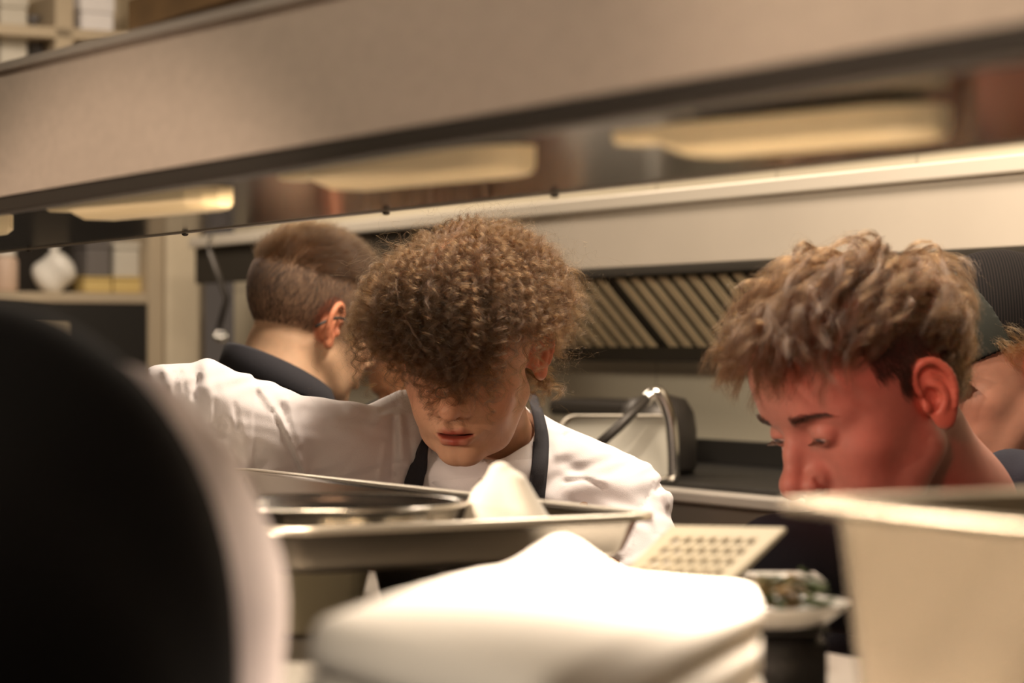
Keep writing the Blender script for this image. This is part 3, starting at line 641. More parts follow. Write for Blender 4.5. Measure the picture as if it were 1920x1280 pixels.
    box('plate', pq(62, QB)[0], pq(128, QB)[0], QB - 0.006, QB - 0.001, zq(640, 95, QB), zq(606, 95, QB), M['cabinet'], lb, 0.001)
    # pans hanging at the hood's end
    hk = thing('hanging_ladle', 'long-handled steel ladle hanging beside the hood behind the cropped head', 'ladle', px(405, 640, 5.6))
    raw('handle', *tube_vf([px(392, 470, 5.6), px(425, 560, 5.6), px(410, 618, 5.6)], 0.007, 8), M['dark_pan'], hk); c = px(414, 628, 5.6); V_, F_ = mesh_sdf(lambda P: np.maximum(sph(P, c, 0.017), -sph(P, c + np.array([0, -.004, .008]), 0.015)), c - .03, c + .03, 0.004); raw('bowl', V_, F_, M['chrome'], hk)
    raw('hook', *tube_vf([px(392, 469, 5.6), px(392, 452, 5.65), px(396, 445, 5.75)], 0.004, 8), M['dark_pan'], hk)

# ================================================================ THE PASS
if want('P'):
    ZS = CH - 0.232
    ps = thing('pass_counter', 'long steel serving pass with a lower shelf carrying pans and napkins', 'counter', W(0.78, 2.0, 0))
    box('lower_shelf', 0.44, 1.12, 0.3, 3.4, ZS - 0.03, ZS, M['steel_dull'], ps, 0.004); box('base_cabinet', 0.60, 1.10, 0.3, 3.4, 0.1, 0.9, M['brushed_soft'], ps, 0.004)
    box('plinth', 0.65, 1.05, 0.35, 3.35, 0.0, 0.099, M['black_plastic'], ps, 0)
    for q in (0.36, 3.3):
        for p in (0.62, 1.04): box('post', p, p + 0.03, q, q + 0.03, 0.901, ZS - 0.031, M['brushed_soft'], ps)
    sh = thing('heated_shelf', 'broad brushed steel overhead shelf above the pass with heat lamps beneath', 'shelf', W(0.84, 1.9, CH + 0.125))
    z0 = CH + 0.125
    ztop = lambda q: CH + 0.2425 + 0.0248 * (q - 2.015)
    V_ = np.array([W(p, q, z) for p in (0.655, 0.662) for q in (0.1, 4.2) for z in (z0 + 0.004, ztop(q) - 0.007)]); FB = [[0, 1, 3, 2], [4, 6, 7, 5], [0, 4, 5, 1], [2, 3, 7, 6], [0, 2, 6, 4], [1, 5, 7, 3]]
    raw('front_panel', V_, FB, M['brushed'], sh, smooth=False)
    V_ = np.array([W(p, q, z) for p in (0.649, 1.02) for q in (0.1, 4.2) for z in (ztop(q) - 0.0065, ztop(q))]); raw('top_plate', V_, FB, M['brushed_soft'], sh, smooth=False)
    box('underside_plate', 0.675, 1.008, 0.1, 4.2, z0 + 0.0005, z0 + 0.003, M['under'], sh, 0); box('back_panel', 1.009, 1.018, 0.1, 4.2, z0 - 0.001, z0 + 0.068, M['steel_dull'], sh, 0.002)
    V_, F_ = box_vf(0.655, 0.674, 0.1, 4.2, z0 - 0.010, z0 + 0.0035, 0.003); raw('front_trim', V_, F_, M['dark_pan'], sh, smooth=False)
    for q in (0.14, 4.1):
        for p in (0.72, 0.94): box('support_post', p, p + 0.03, q, q + 0.03, ZS + 0.001, z0, M['brushed_soft'], sh)
    for xx, yy in ((55, 469), (347, 437), (724, 399), (1040, 366)):
        u = (xx - 960) / F; Y = 1.0125 / (C0 * u + S0); c = np.array([u * Y, Y, z0 - 0.0015]); V_, F_ = lathe_vf(c, [(0.0012, -0.0026), (0.0030, -0.0020), (0.0040, 0.0)], 14); raw('screw', V_, F_, M['dark_pan'], sh)
    # heat lamps
    proto = None
    for i, (pa_, qa_, pb_, qb_) in enumerate(((0.70, 2.17, 0.715, 2.45), (0.725, 1.705, 0.69, 1.99), (0.735, 1.265, 0.70, 1.535), (0.79, 0.945, 0.74, 1.165))):
        lab = ['cream strip heat lamp under the shelf, cut by the left edge of the photo', 'cream strip heat lamp under the shelf above the cropped head', 'cream strip heat lamp under the shelf above the curly head', 'cream strip heat lamp under the shelf nearest the right edge'][i]
        t = thing('heat_lamp', lab, 'heat lamp', W((pa_ + pb_) / 2, (qa_ + qb_) / 2, z0), 'heat lamps under the shelf')
        A_ = W(pa_, qa_, 0); B_ = W(pb_, qb_, 0); L_ = np.linalg.norm((B_ - A_)[:2]); e1 = (B_ - A_) / L_; e2 = np.array([-e1[1], e1[0], 0]); wd = 0.019; ring = []
        # tapered, rounded reflector bar with a thin tongue at the far end
        us = [(0.0, .35, .016), (0.012, .75, .017), (0.03, 1, .0175), (L_ * 0.72, 1, .0175), (L_ * 0.80, .9, .012), (L_ * 0.84, .62, .0085), (L_ * 0.985, .60, .0075), (L_, .4, .006)]
        for u_, k_, h_ in us:
            y_ = np.array([-1, -1, -0.7, 0.7, 1, 1]) * wd * k_; zz = np.array([0, -h_ * .75, -h_, -h_, -h_ * .75, 0]) + z0 - 0.0015 - 0.002
            ring.append(A_ + e1 * u_ + e2 * y_[:, None] + np.array([0, 0, 1]) * zz[:, None])
        raw('reflector', *loops_vf(ring, True, True), M['cream'], t, smooth=False)
        ins = [A_ + e1 * u_ + e2 * (np.array([-1, -1, 1, 1]) * wd * k_)[:, None] + np.array([0, 0, 1]) * (np.array([0, -.0032, -.0032, 0]) + z0 - 0.0002)[:, None] for u_, k_ in ((0.02, .7), (L_ * .7, .7))]
        raw('mounting_strip', *loops_vf(ins, True, True), M['dark_pan'], t, smooth=False)
    # ---- long steel tray carried on two containers
    zr = CH - 0.133
    tr = thing('gastronorm_tray', 'long shallow steel tray on top of two containers on the pass', 'tray', W(0.885, 2.0, zr - 0.035))
    raw('tray', *pan_vf(0.715, 1.052, 1.589, 2.42, zr, zr - 0.035, r=0.02, lip=0.014), M['steel'], tr).name = 'tray_body'
    LR = [rrect(0.7145, 1.0525, 1.5885, 2.4205, zr - 0.0045, 0.034), rrect(0.7145, 1.0525, 1.5885, 2.4205, zr + 0.0012, 0.034), rrect(0.729, 1.038, 1.603, 2.406, zr + 0.0012, 0.02), rrect(0.729, 1.038, 1.603, 2.406, zr + 0.0002, 0.02)]
    raw('rim', *loops_vf(LR, False), M['tray'], tr)
    bw = thing('mixing_bowl', 'round shiny steel bowl resting in the long tray beside the napkin', 'bowl', np.array([-0.137, 1.90, zr - 0.033]))
    rb = 0.102; prof = [(0.045, 0), (0.07, 0.008), (0.09, 0.025), (rb - 0.004, 0.043), (rb, 0.0445), (rb + 0.003, 0.0435), (rb + 0.002, 0.0415), (rb - 0.004, 0.041), (0.088, 0.0265), (0.068, 0.0105), (0.045, 0.002)]
    V_, F_ = lathe_vf(np.array([-0.137, 1.90, zr - 0.033]), prof, 64); raw('bowl_body', V_, F_, M['steel'], bw)
    # crumpled napkin standing up in the tray
    nk = np.array([-0.003, 1.90, zr - 0.034])
    def nap(P):
        Q = (P - nk) * np.array([0.66, 0.9, 1.0]); a = ell(Q, (0, 0, 0.030), (0.030, 0.016, 0.036)); d = cap(Q, (-0.004, 0, 0.0), (-0.006, 0, 0.070), 0.026, 0.0055); d = sm(d, cap(Q, (0.018, 0.0, 0.0), (0.004, 0, 0.060), 0.018, 0.006), 0.008)
        d = sm(d, cap(Q, (-0.022, 0.004, 0.0), (-0.01, 0, 0.045), 0.014, 0.006), 0.01); d = d + 0.0015 * np.sin(Q[:, 0] * 260 + Q[:, 2] * 60); return np.maximum(d, 0.001 - Q[:, 2])
    V_, F_ = mesh_sdf(nap, nk - 0.08, nk + np.array([.08, .08, .1]), 0.0022); tag(raw('cloth_napkin', V_, F_, M['napkin'], None, nk), 'small white cloth napkin standing in a peak in the tray', 'napkin')
    # containers beneath
    ca = thing('food_container', 'pale reflective food container under the left part of the tray', 'container', W(0.82, 1.9, ZS))
    raw('container_body', *pan_vf(0.762, 0.882, 1.725, 2.10, zr - 0.0395, ZS + 0.001, r=0.03, lip=0.010), M['clear'], ca)
    box('lid', 0.765, 0.879, 1.728, 2.097, zr - 0.0392, zr - 0.0358, M['cream'], ca, 0.001)
    box('filling', 0.785, 0.86, 1.75, 2.075, ZS + 0.004, ZS + 0.028, M['broth'], ca, 0.01)
    cb = thing('food_container', 'dark deep pan under the right end of the tray', 'container', W(0.9, 1.68, ZS))
    raw('container_body', *pan_vf(0.890, 1.045, 1.655, 1.82, zr - 0.0395, ZS + 0.001, r=0.02, lip=0.008), M['dark_pan'], cb); box('lid', 0.894, 1.04, 1.66, 1.815, zr - 0.0392, zr - 0.0358, M['dark_pan'], cb, 0.001)
    # ---- stack of folded napkins in front
    def napk(z, h, peak=0.0, dome=0.0, seed=0):
        k_top = peak > 0
        r_ = np.random.default_rng(seed); n = 26; FR, RI, LE, BA = np.array([0.010, 0.84]), np.array([0.130, 1.215]), np.array([-0.093, 1.05]), np.array([-0.020, 1.30])
        j = r_.uniform(-0.0006, 0.0006, 2); g = np.linspace(-1, 1, n); rows = []
        def pt(a, b, top):
            k = 0.16; ax = abs(a); bx = abs(b); sc = 1.0
            ox = max(ax - (1 - k), 0) / k; oy = max(bx - (1 - k), 0) / k; rr = math.hypot(ox, oy)
            if rr > 1: f = 1 / rr; ax = (1 - k) + ox * f * k if ox > 0 else ax; bx = (1 - k) + oy * f * k if oy > 0 else bx
            A_ = math.copysign(ax, a); B_ = math.copysign(bx, b); e = min(1, rr) if (ox > 0 and oy > 0) else max(ox, oy); e = min(e, 1)
            s_ = (A_ + 1) / 2; t_ = (B_ + 1) / 2; xy = FR * (1 - s_) * (1 - t_) + RI * s_ * (1 - t_) + LE * (1 - s_) * t_ + BA * s_ * t_
            rnd = h * (0.5 if k_top and top else 0.12) * (1 - math.sqrt(max(0, 1 - e ** 3.0)))
            if top:
                zz = z + h - rnd + dome * (1 - A_ * A_) * (1 - B_ * B_); zz += peak * math.exp(-(((A_ - 0.85) / 0.25) ** 2 + ((B_ - 0.30) / 0.26) ** 2)) 
            else: zz = z + rnd
            return np.array([xy[0] + j[0], xy[1] + j[1], zz])
        V = [pt(a, b, True) for a in g for b in g] + [pt(a, b, False) for a in g for b in g]; Fc = []
        for i in range(n - 1):
            for k in range(n - 1): v = i * n + k; Fc += [[v, v + n, v + n + 1, v + 1], [v + n * n, v + n * n + 1, v + n * n + n + 1, v + n * n + n]]
        ed = [i for i in range(n)] + [i * n + n - 1 for i in range(1, n)] + [n * n - 2 - i for i in range(n - 1)] + [(n - 2 - i) * n for i in range(n - 2)] ; 
        ed.append(0) if ed[-1] != 0 else None
        for a_, b_ in zip(ed[:-1], ed[1:]): Fc.append([a_, b_, b_ + n * n, a_ + n * n])
        return np.array(V), Fc
    hz = 0.0222; labs = 5
    for k in range(5):
        topm = k == 4; V_, F_ = napk(ZS + 0.0006 + k * (hz + 0.0004), hz, 0.018 if topm else 0.0, 0.008 if topm else 0.0, k)
        tag(raw('folded_napkin', V_, F_, M['napkin'], None, np.array([0.02, 1.12, ZS + k * 0.0226])), 'top napkin of the big white stack, one corner lifted in a peak' if topm else 'large folded white napkin inside the big stack in the foreground',
            'napkin', 'folded napkins in the big stack')
    # ---- plates left of the stack
    for k in range(3):
        c = np.array([px(520, 0, 1.42)[0], 1.42, ZS + 0.001 + k * 0.011]); V_, F_ = lathe_vf(c, [(0.045, 0), (0.05, 0.002), (0.078, 0.0105), (0.080, 0.0125), (0.077, 0.013), (0.05, 0.0065), (0.02, 0.006)], 48)
        tag(raw('side_plate', V_, F_, M['ceramic'], None, c), ['bottom plate of the low pile left of the napkin stack', 'middle plate of the low pile left of the napkin stack', 'top plate of the low pile left of the napkin stack'][k], 'plate', 'white plates in a low pile')
    # ---- perforated cream sheet leaning
    def persp_grid(P00, P10, P01, P11, nu, nv, th, hole=0.34):
        """sheet with round-cornered holes: frame cells with square openings"""
        P00, P10, P01, P11 = map(np.array, (P00, P10, P01, P11)); nrm_ = norm(np.cross(P10 - P00, P01 - P00)) * th
        def at(u, v): return P00 * (1 - u) * (1 - v) + P10 * u * (1 - v) + P01 * (1 - u) * v + P11 * u * v
        V = []; Fc = []
        for i in range(nu):
            for j in range(nv):
                solid = i in (0, nu - 1) or j in (0, nv - 1); b0 = len(V); cu_, cv_ = (i + .5) / nu, (j + .5) / nv
                outer = [(i / nu, j / nv), ((i + 1) / nu, j / nv), ((i + 1) / nu, (j + 1) / nv), (i / nu, (j + 1) / nv)]
                inner = [(cu_ + (u - cu_) * hole * 2, cv_ + (v - cv_) * hole * 2) for u, v in outer]
                for s in (0, 1):
                    for u, v in outer + inner: V.append(at(u, v) + nrm_ * s)
                if solid: Fc += [[b0, b0 + 1, b0 + 2, b0 + 3], [b0 + 11, b0 + 10, b0 + 9, b0 + 8]]
                else:
                    for k in range(4):
                        l = (k + 1) % 4; Fc += [[b0 + k, b0 + l, b0 + 4 + l, b0 + 4 + k], [b0 + 8 + l, b0 + 8 + k, b0 + 12 + k, b0 + 12 + l], [b0 + 4 + k, b0 + 4 + l, b0 + 12 + l, b0 + 12 + k]]
                for k in range(4):
                    l = (k + 1) % 4
                    if (k == 0 and j == 0) or (k == 2 and j == nv - 1) or (k == 1 and i == nu - 1) or (k == 3 and i == 0): Fc.append([b0 + k, b0 + 8 + k, b0 + 8 + l, b0 + l])
        return np.array(V), Fc
    V_, F_ = persp_grid(px(1120, 1130, 1.62), px(1330, 1135, 1.50), px(1262, 992, 1.80), px(1475, 996, 1.74), 9, 7, 0.003, 0.33); z_ = V_[:, 2].min()
    pt_ = thing('perforated_tray', 'cream perforated tray leaning between the napkin stack and the herb dish', 'tray', W(0.9, 1.3, ZS + 0.001))
    raw('perforated_sheet', V_, F_, M['perf'], pt_, smooth=False)
    ft = [px(1150, 1128, 1.62), px(1300, 1132, 1.53)]; ft = [np.array([f_[0], f_[1] + 0.012, 0]) for f_ in ft]
    for f_ in ft: raw('tray_foot', *tube_vf([f_ + up_(ZS + 0.001), f_ + up_(CH - 0.150)], 0.004, 8), M['perf'], pt_)
    # ---- dish of herbs
    dc = np.array([px(1452, 0, 1.58)[0], 1.585, CH - 0.182]); 
    dk = thing('black_container', 'small black container under the herb dish', 'container', np.array([dc[0], dc[1], ZS]))
    bx = lambda n_, x0, x1, y0, y1, Y, dY, m, par, bev=0.003: (lambda a_, b_: raw(n_, np.array([[x, y, z] for x in (a_[0], b_[0]) for y in (Y, Y + dY) for z in (a_[2], b_[2])]), [[0, 1, 3, 2], [4, 6, 7, 5], [0, 4, 5, 1], [2, 3, 7, 6], [0, 2, 6, 4], [1, 5, 7, 3]], m, par, smooth=False))(px(x0, y1, Y), px(x1, y0, Y))
    V_, F_ = box_vf(-0.0, 0.0, 0, 0, 0, 0, 0) if False else (None, None)
    def wbox(n_, cx, cy, wx, wy, z0_, z1_, m, par, r=0.006):
        bm = bmesh.new(); bmesh.ops.create_cube(bm, size=1.0)
        for v in bm.verts: v.co = (cx + v.co.x * wx, cy + v.co.y * wy, (z0_ + z1_) / 2 + v.co.z * (z1_ - z0_))
        bmesh.ops.bevel(bm, geom=bm.edges[:], offset=r, segments=3, affect='EDGES'); bm.verts.index_update(); V = np.array([v.co[:] for v in bm.verts]); Fc = [[v.index for v in f.verts] for f in bm.faces]; bm.free(); return raw(n_, V, Fc, m, par)
    wbox('container_body', dc[0] + 0.004, dc[1], 0.056, 0.06, ZS + 0.001, dc[2] - 0.004, M['black_plastic'], dk); wbox('container_lid', dc[0] + 0.004, dc[1], 0.060, 0.064, dc[2] - 0.0038, dc[2] - 0.0008, M['black_plastic'], dk, 0.001)
    dd = thing('herb_dish', 'white dish of chopped brown and green herbs', 'dish', dc)
    rr = 0.050; V_, F_ = lathe_vf(dc, [(0.03, 0), (0.034, 0.001), (rr - 0.004, 0.010), (rr, 0.0145), (rr - 0.003, 0.0145), (rr - 0.008, 0.010), (0.03, 0.004)], 48); raw('dish_body', V_, F_, M['ceramic'], dd)
    rg_ = np.random.default_rng(3)
    def leaf(c, s, up__, m, par, nm):
        a = rg_.uniform(0, 6.28); u = np.array([math.cos(a), math.sin(a), rg_.uniform(-.3, .5)]); v = np.cross(u, [0.2, 0.1, 1.0]); v /= np.linalg.norm(v); n_ = norm(np.cross(u, v)) * s * 0.12
        o_ = [c - u * s, c - u * s * .3 + v * s * .5, c + u * s * .4 + v * s * .45, c + u * s, c + u * s * .4 - v * s * .45, c - u * s * .3 - v * s * .5]
        return loops_vf([np.array(o_) * 1.0, (np.array(o_) + n_ * 2)], True, True)
    for kind, mm, cnt, sx in (('green_herb', M['herb'], 60, 1), ('brown_garnish', M['mushroom'], 70, -1)):
        parts = []
        for _ in range(cnt):
            r_ = 0.034 * math.sqrt(rg_.random()); a = rg_.uniform(0, 6.28); c = dc + np.array([r_ * math.cos(a) + (0.010 if sx > 0 else -0.012), r_ * math.sin(a), 0.012 + rg_.random() * 0.020]); parts.append(leaf(c, rg_.uniform(.004, .009), 0, mm, None, kind))
        V_, F_ = merge(parts); tag(raw(kind, V_, F_, mm, None, dc + up_(0.01)), 'chopped green herbs heaped in the white dish' if sx > 0 else 'chopped brown garnish heaped in the white dish', 'herbs', kind='stuff')
    wt = np.array([px(1470, 0, 1.80)[0], 1.80, ZS + 0.001]); tb = thing('white_tub', 'small white tub behind the herb dish', 'tub', wt); wbox('tub_body', wt[0], wt[1], 0.052, 0.05, ZS + 0.001, CH - 0.178, M['ceramic'], tb); wbox('tub_lid', wt[0], wt[1], 0.055, 0.053, CH - 0.1778, CH - 0.170, M['ceramic'], tb, 0.002)
    # ---- big container at the right
    zc = CH - 0.076
    bc = thing('deep_pan', 'deep dull steel pan with a wide rim at the right edge', 'pan', W(0.84, 0.8, ZS))
    raw('pan_body', *pan_vf(0.690, 1.03, 0.45, 0.985, zc, ZS + 0.001, r=0.03, lip=0.030, taper=0.012), M['panst'], bc)
    # wooden crate on the top shelf
    cz = ztop(1.9) + 0.001; cr = thing('wooden_crate', 'brown wooden crate standing on the overhead shelf', 'crate', W(0.76, 1.75, cz))
    for k in range(3): box('slat', 0.675, 0.683, 1.42, 1.78, cz + 0.004 + k * 0.03, cz + 0.028 + k * 0.03, M['wood'], cr, 0.001); box('slat', 0.842, 0.85, 1.42, 1.78, cz + 0.004 + k * 0.03, cz + 0.028 + k * 0.03, M['wood'], cr, 0.001)
    box('end_board', 0.684, 0.841, 1.42, 1.43, cz + 0.001, cz + 0.092, M['wood'], cr, 0.001); box('end_board', 0.684, 0.841, 1.77, 1.78, cz + 0.001, cz + 0.092, M['wood'], cr, 0.001); box('bottom_board', 0.684, 0.841, 1.431, 1.769, cz + 0.0005, cz + 0.008, M['wood'], cr, 0)
# ================================================================ PEOPLE
def up(v): return np.array([0, 0, v])
# ---- the curly-haired young cook in the white jacket
if want('A'):
    rng = np.random.default_rng(5)
    moles = [(0.0445, -0.066, 0.001, .8), (0.012, -0.099, -0.019, .35), (-0.031, -0.088, -0.020, .5), (0.038, -0.083, -0.0235, .5), (0.052, -0.045, -0.062, 1.0), (0.043, -0.075, -0.036, .4), (0.004, -0.087, -0.1, .3)]
    HA = Head((-0.0472, 2.72, 1.450), 12.5, 18, 1.0, dict(mouth=0.0016, eye_open=0.0006, moles=moles, face_w=0.94))
    s = 1648.0
    J = dict(neck=px(915, 868, 2.84), chest=px(905, 1100, 2.84), pelvis=px(900, 1560, 2.95), shA=px(735, 860, 2.83), elA=px(410, 800, 2.66), wrA=px(95, 735, 2.60),
             shB=px(1162, 968, 2.83), elB=px(1215, 1290, 2.66), wrB=px(1010, 1330, 2.46), hnA=(0, 0, 1), hnB=(0, 0, 1))
    # cloth folds: (points, half width in metres, height in metres; minus = crease)
    FO = [([(742, 880), (762, 879)], .0012, -.0015), ([(708, 905), (716, 868), (722, 830)], .0035, .0022), ([(455, 800), (465, 880)], .006, .0025), ([(640, 770), (600, 775), (570, 768)], .006, -.0025), ([(440, 760), (446, 800)], .0030, -.0030), ([(385, 690), (389, 724), (400, 756), (397, 790)], .0075, .0060), ([(364, 742), (366, 728), (371, 708)], .0035, -.0060), ([(403, 752), (402, 775), (399, 800)], .0030, -.0045),
          ([(412, 715), (424, 750), (432, 790)], .0085, .0040), ([(421, 796), (418, 806)], .008, -.0050), ([(308, 694), (318, 725), (322, 770)], .0040, .0035), ([(328, 700), (332, 760)], .0035, -.0025),
          ([(336, 692), (348, 733), (345, 770)], .0015, -.0016), ([(488, 728), (511, 762), (537, 812), (574, 896)], .0050, .0050), ([(512, 772), (530, 812), (566, 892)], .0028, -.0045),
          ([(541, 752), (549, 785), (561, 832)], .0050, .0045), ([(527, 762), (538, 790)], .0040, -.0035), ([(709, 782), (634, 898)], .0012, -.0012), ([(716, 771), (744, 760)], .0040, -.0060),
          ([(750, 780), (754, 860)], .0045, .0045), ([(740, 788), (736, 896)], .0045, -.0045), ([(700, 800), (722, 776), (748, 745)], .0080, .0040), ([(765, 790), (772, 860)], .0040, -.0030), ([(600, 800), (690, 780)], .0100, -.0025),
          ([(1022, 789), (1050, 796), (1058, 817)], .0018, -.0028), ([(1057, 817), (1084, 809), (1096, 818)], .0020, -.0028), ([(1035, 810), (1045, 850)], .0060, .0030), ([(1060, 868), (1092, 888)], .0080, -.0035),
          ([(1060, 903), (1095, 898), (1132, 913)], .0025, -.0030), ([(1065, 890), (1130, 900)], .0060, .0030), ([(1226, 905), (1205, 953), (1190, 987), (1180, 1045)], .0013, -.0020), ([(1030, 930), (1120, 905), (1190, 915)], .0150, .0045),
          ([(1231, 919), (1240, 908), (1250, 915)], .0035, -.0065), ([(1246, 925), (1252, 945)], .0030, .0040), ([(1215, 960), (1240, 1000), (1225, 1040)], .0060, .0040), ([(1140, 1000), (1160, 1040)], .005, .003)]
    FO = [([px(x_, y_, 2.72)[[0, 2]] for x_, y_ in pl], w_, h_) for pl, w_, h_ in FO]
    def fold_disp(P):
        xz = np.stack([P[:, 0] / P[:, 1] * 2.72, CH + (P[:, 2] - CH) / P[:, 1] * 2.72], 1); out = np.zeros(len(P))
        for pl, w_, h_ in FO:
            dm = None
            for a_, b_ in zip(pl[:-1], pl[1:]):
                ab = b_ - a_; t = np.clip((xz - a_) @ ab / (ab @ ab), 0, 1); e = np.linalg.norm(xz - a_ - t[:, None] * ab, axis=1); dm = e if dm is None else np.minimum(dm, e)
            out += h_ * np.exp(-(dm / w_) ** 2)
        return out * (P[:, 1] < 2.86)
    nbA = HA.wor((0, 0.028, -0.055)); cc = px(908, 740, 2.808)
    def jacketA(P):
        d = cap(P, J['chest'] + up(-0.02), J['pelvis'], 0.13, 0.15)
        d = sm(d, ell(P, px(930, 1060, 2.86), (0.155, 0.105, 0.13)), 0.05); d = sm(d, cap(P, J['neck'] + np.array([0, 0, -0.06]), J['chest'], 0.068, 0.095), 0.03)
        d = sm(d, cap(P, px(985, 850, 2.86), px(1150, 945, 2.85), 0.052, 0.058), 0.035)
        d = sm(d, cap(P, px(850, 850, 2.86), px(770, 830, 2.85), 0.055, 0.05), 0.035)
        d = sm(d, chain(P, [(*px(1150, 950, 2.85), .060), (*px(1190, 1040, 2.80), .050), (*px(1212, 1290, 2.67), .050)], 0.02), 0.02)
        d = sm(d, ell(P, px(1222, 935, 2.83), (0.022, 0.035, 0.024)), 0.012)
        # raised arm
        d = sm(d, chain(P, [(*px(770, 845, 2.84), .054), (*px(620, 853, 2.76), .058), (*px(470, 815, 2.68), .055), (*px(375, 780, 2.63), .050), (*px(300, 762, 2.60), .040)], 0.03), 0.03)
        d = sm(d, cap(P, px(758, 765, 2.84), px(700, 800, 2.82), 0.017, 0.020), 0.02)
        d = sm(d, ell(P, px(386, 722, 2.645), (0.023, 0.036, 0.026)), 0.006)
        d = sm(d, ell(P, px(450, 752, 2.665), (0.017, 0.036, 0.0175)), 0.005)
        d = sm(d, ell(P, px(497, 768, 2.69), (0.019, 0.032, 0.0225)), 0.005)
        d = sm(d, ell(P, px(553, 768, 2.715), (0.010, 0.032, 0.0120)), 0.004)
        # cuff edge band at the elbow
        x = (P[:, 0] / P[:, 1]) * F + 960; e = 0.0030 / (1 + np.exp(np.clip((x - 474) / 1.6, -30, 30))) + fold_disp(P)
        w = 0.0022 * np.sin(P[:, 0] * 58 + 5 * np.sin(P[:, 2] * 26 + 1)) * np.sin(P[:, 2] * 47 + P[:, 0] * 31 + 2) + 0.0010 * np.sin(P[:, 0] * 130 + 6 * np.sin(P[:, 2] * 60)) * np.sin(P[:, 2] * 90)
        d = d + w - e
        d = sm(d, ell(P, cc + np.array([0, 0.008, -0.088]), (0.078, 0.082, 0.040)), 0.02)
        th = np.arctan2((P[:, 1] - cc[1]) / 0.066, (P[:, 0] - cc[0]) / 0.060); zl = cc[2] - 0.072 * (1 - np.sin(th)) / 2 - 0.040
        cyl = (np.sqrt(((P[:, 0] - cc[0]) / 0.060) ** 2 + ((P[:, 1] - cc[1]) / 0.066) ** 2) - 1) * 0.06
        d = -sm(-d, np.maximum(cyl, zl - P[:, 2]), 0.004)
        d = np.maximum(d, -(cyl + 0.004))
        return np.maximum(d, -(P - px(287, 760, 2.60)) @ norm((1, 0.15, 0.15)))
    root, V, L, jf = build_person('person', 'person with a mop of curly brown hair in a white chef jacket, arm stretched out', HA, J, None, hs=0.0017,
                                  tint=(0.58, 0.325, 0.205), clothes_mat=M['white_cotton'], clothes_name='chef_jacket', clothes_sdf=jacketA, clothes_h=0.0034,
                                  clothes_lo=np.array([px(280, 0, 2.6)[0] - 0.02, 2.48, 0.82]), clothes_hi=np.array([px(1300, 0, 2.8)[0], 3.05, CH + 0.0]), clothes_label='white cotton chef jacket', neck_r=0.050)
    # stand collar
    def collar(cx, zt, ry, rx, h, m, front=0.075, c=None, gap=12):
        th = np.radians(np.arange(-90 + gap, 270 - gap + 1, 6.0)); Ls = []
        for tt, rr in ((0, 1.0), (0, 1.05), (1, 1.04), (1, 0.99)): pass
        cen = np.array(c); rows = []
        for k, (f, ro) in enumerate(((0, 0.003), (0.5, 0.0035), (1, 0.0), (1, -0.0025), (0.5, 0.0008), (0, 0.0))):
            x = (rx + ro + 0.006 * (1 - f)) * np.cos(th); y = (ry + ro + 0.006 * (1 - f)) * np.sin(th); fr = np.clip(-np.sin(th), -1, 1)
            z = -front * (fr + 1) / 2 - h * (1 - f) + 0.0015 * np.sin(th * 7 + f)
            rows.append(np.stack([cen[0] + x, cen[1] + y, cen[2] + z], 1))
        n = len(th); Vc = np.vstack(rows); Fc = []
        for i in range(6):
            for j in range(n - 1): k = (i + 1) % 6; Fc.append([i * n + j, i * n + j + 1, k * n + j + 1, k * n + j])
        Fc += [[i * n for i in range(6)], [i * n + n - 1 for i in range(6)][::-1]]
        return Vc, Fc
    Vc, Fc = collar(0, 0, 0.0675, 0.0615, 0.046, None, front=0.072, c=cc, gap=0)
    raw('collar', Vc, Fc, M['white_cotton'], root)
    # apron neck straps laid on the jacket
    def ribbon(pts, wpx, lift=0.0035, fn=None):
        P = spline(pts, 40); d0 = P[:, :2]; L_ = []
        T = np.gradient(P[:, :2], axis=0); T /= np.linalg.norm(T, axis=1)[:, None]; N2 = np.stack([-T[:, 1], T[:, 0]], 1)
        wd = np.interp(np.linspace(0, 1, 40), np.linspace(0, 1, len(wpx)), wpx); rows = []
        for o_ in (-1, -0.5, 0, 0.5, 1):
            q = P[:, :2] + N2 * (wd * o_ / 2)[:, None]; rows.append(np.array([px(a, b, c_) for (a, b), c_ in zip(q, P[:, 2])]))
        R_ = np.stack(rows, 1)
        return R_
    def march(R_, f, cl):
        sh = R_.shape; X = R_.reshape(-1, 3).copy(); di = X - np.array([0, 0, CH]); di /= np.linalg.norm(di, axis=1)[:, None]; X = X - di * 0.10
        for _ in range(60): X = X + di * np.clip(f(X) - cl, -0.01, 0.012)[:, None]
        return X.reshape(sh)
    def strap(pts, w, f, cl=0.004, name='apron_strap'):
        R_ = march(ribbon(pts, w), f, cl); m_ = R_.shape; g = grad(f, R_.reshape(-1, 3)).reshape(m_); top = R_; bot = R_ - g * 0.0025
        ring = np.concatenate([top, bot[:, ::-1]], 1); V_, F_ = loops_vf([ring[i] for i in range(m_[0])], True, True); return raw(name, V_, F_, M['navy_strap'], root)
    def strapf(P):
        th = np.arctan2(P[:, 1] - cc[1], P[:, 0] - cc[0]); fr = -np.sin(th); zt = cc[2] - 0.072 * (fr + 1) / 2
        r = np.sqrt(((P[:, 0] - cc[0]) / 0.0625) ** 2 + ((P[:, 1] - cc[1]) / 0.068) ** 2); d = np.maximum((r - 1) * 0.06, np.maximum(P[:, 2] - zt, zt - 0.05 - P[:, 2]))
        return sm(jacketA(P), d, 0.006)
    strap([(998, 738, 2.80), (1009, 775, 2.79), (1016, 820, 2.78), (1014, 870, 2.77), (1006, 940, 2.76), (1000, 1010, 2.75)], [14, 20, 26, 28, 30, 30], strapf)
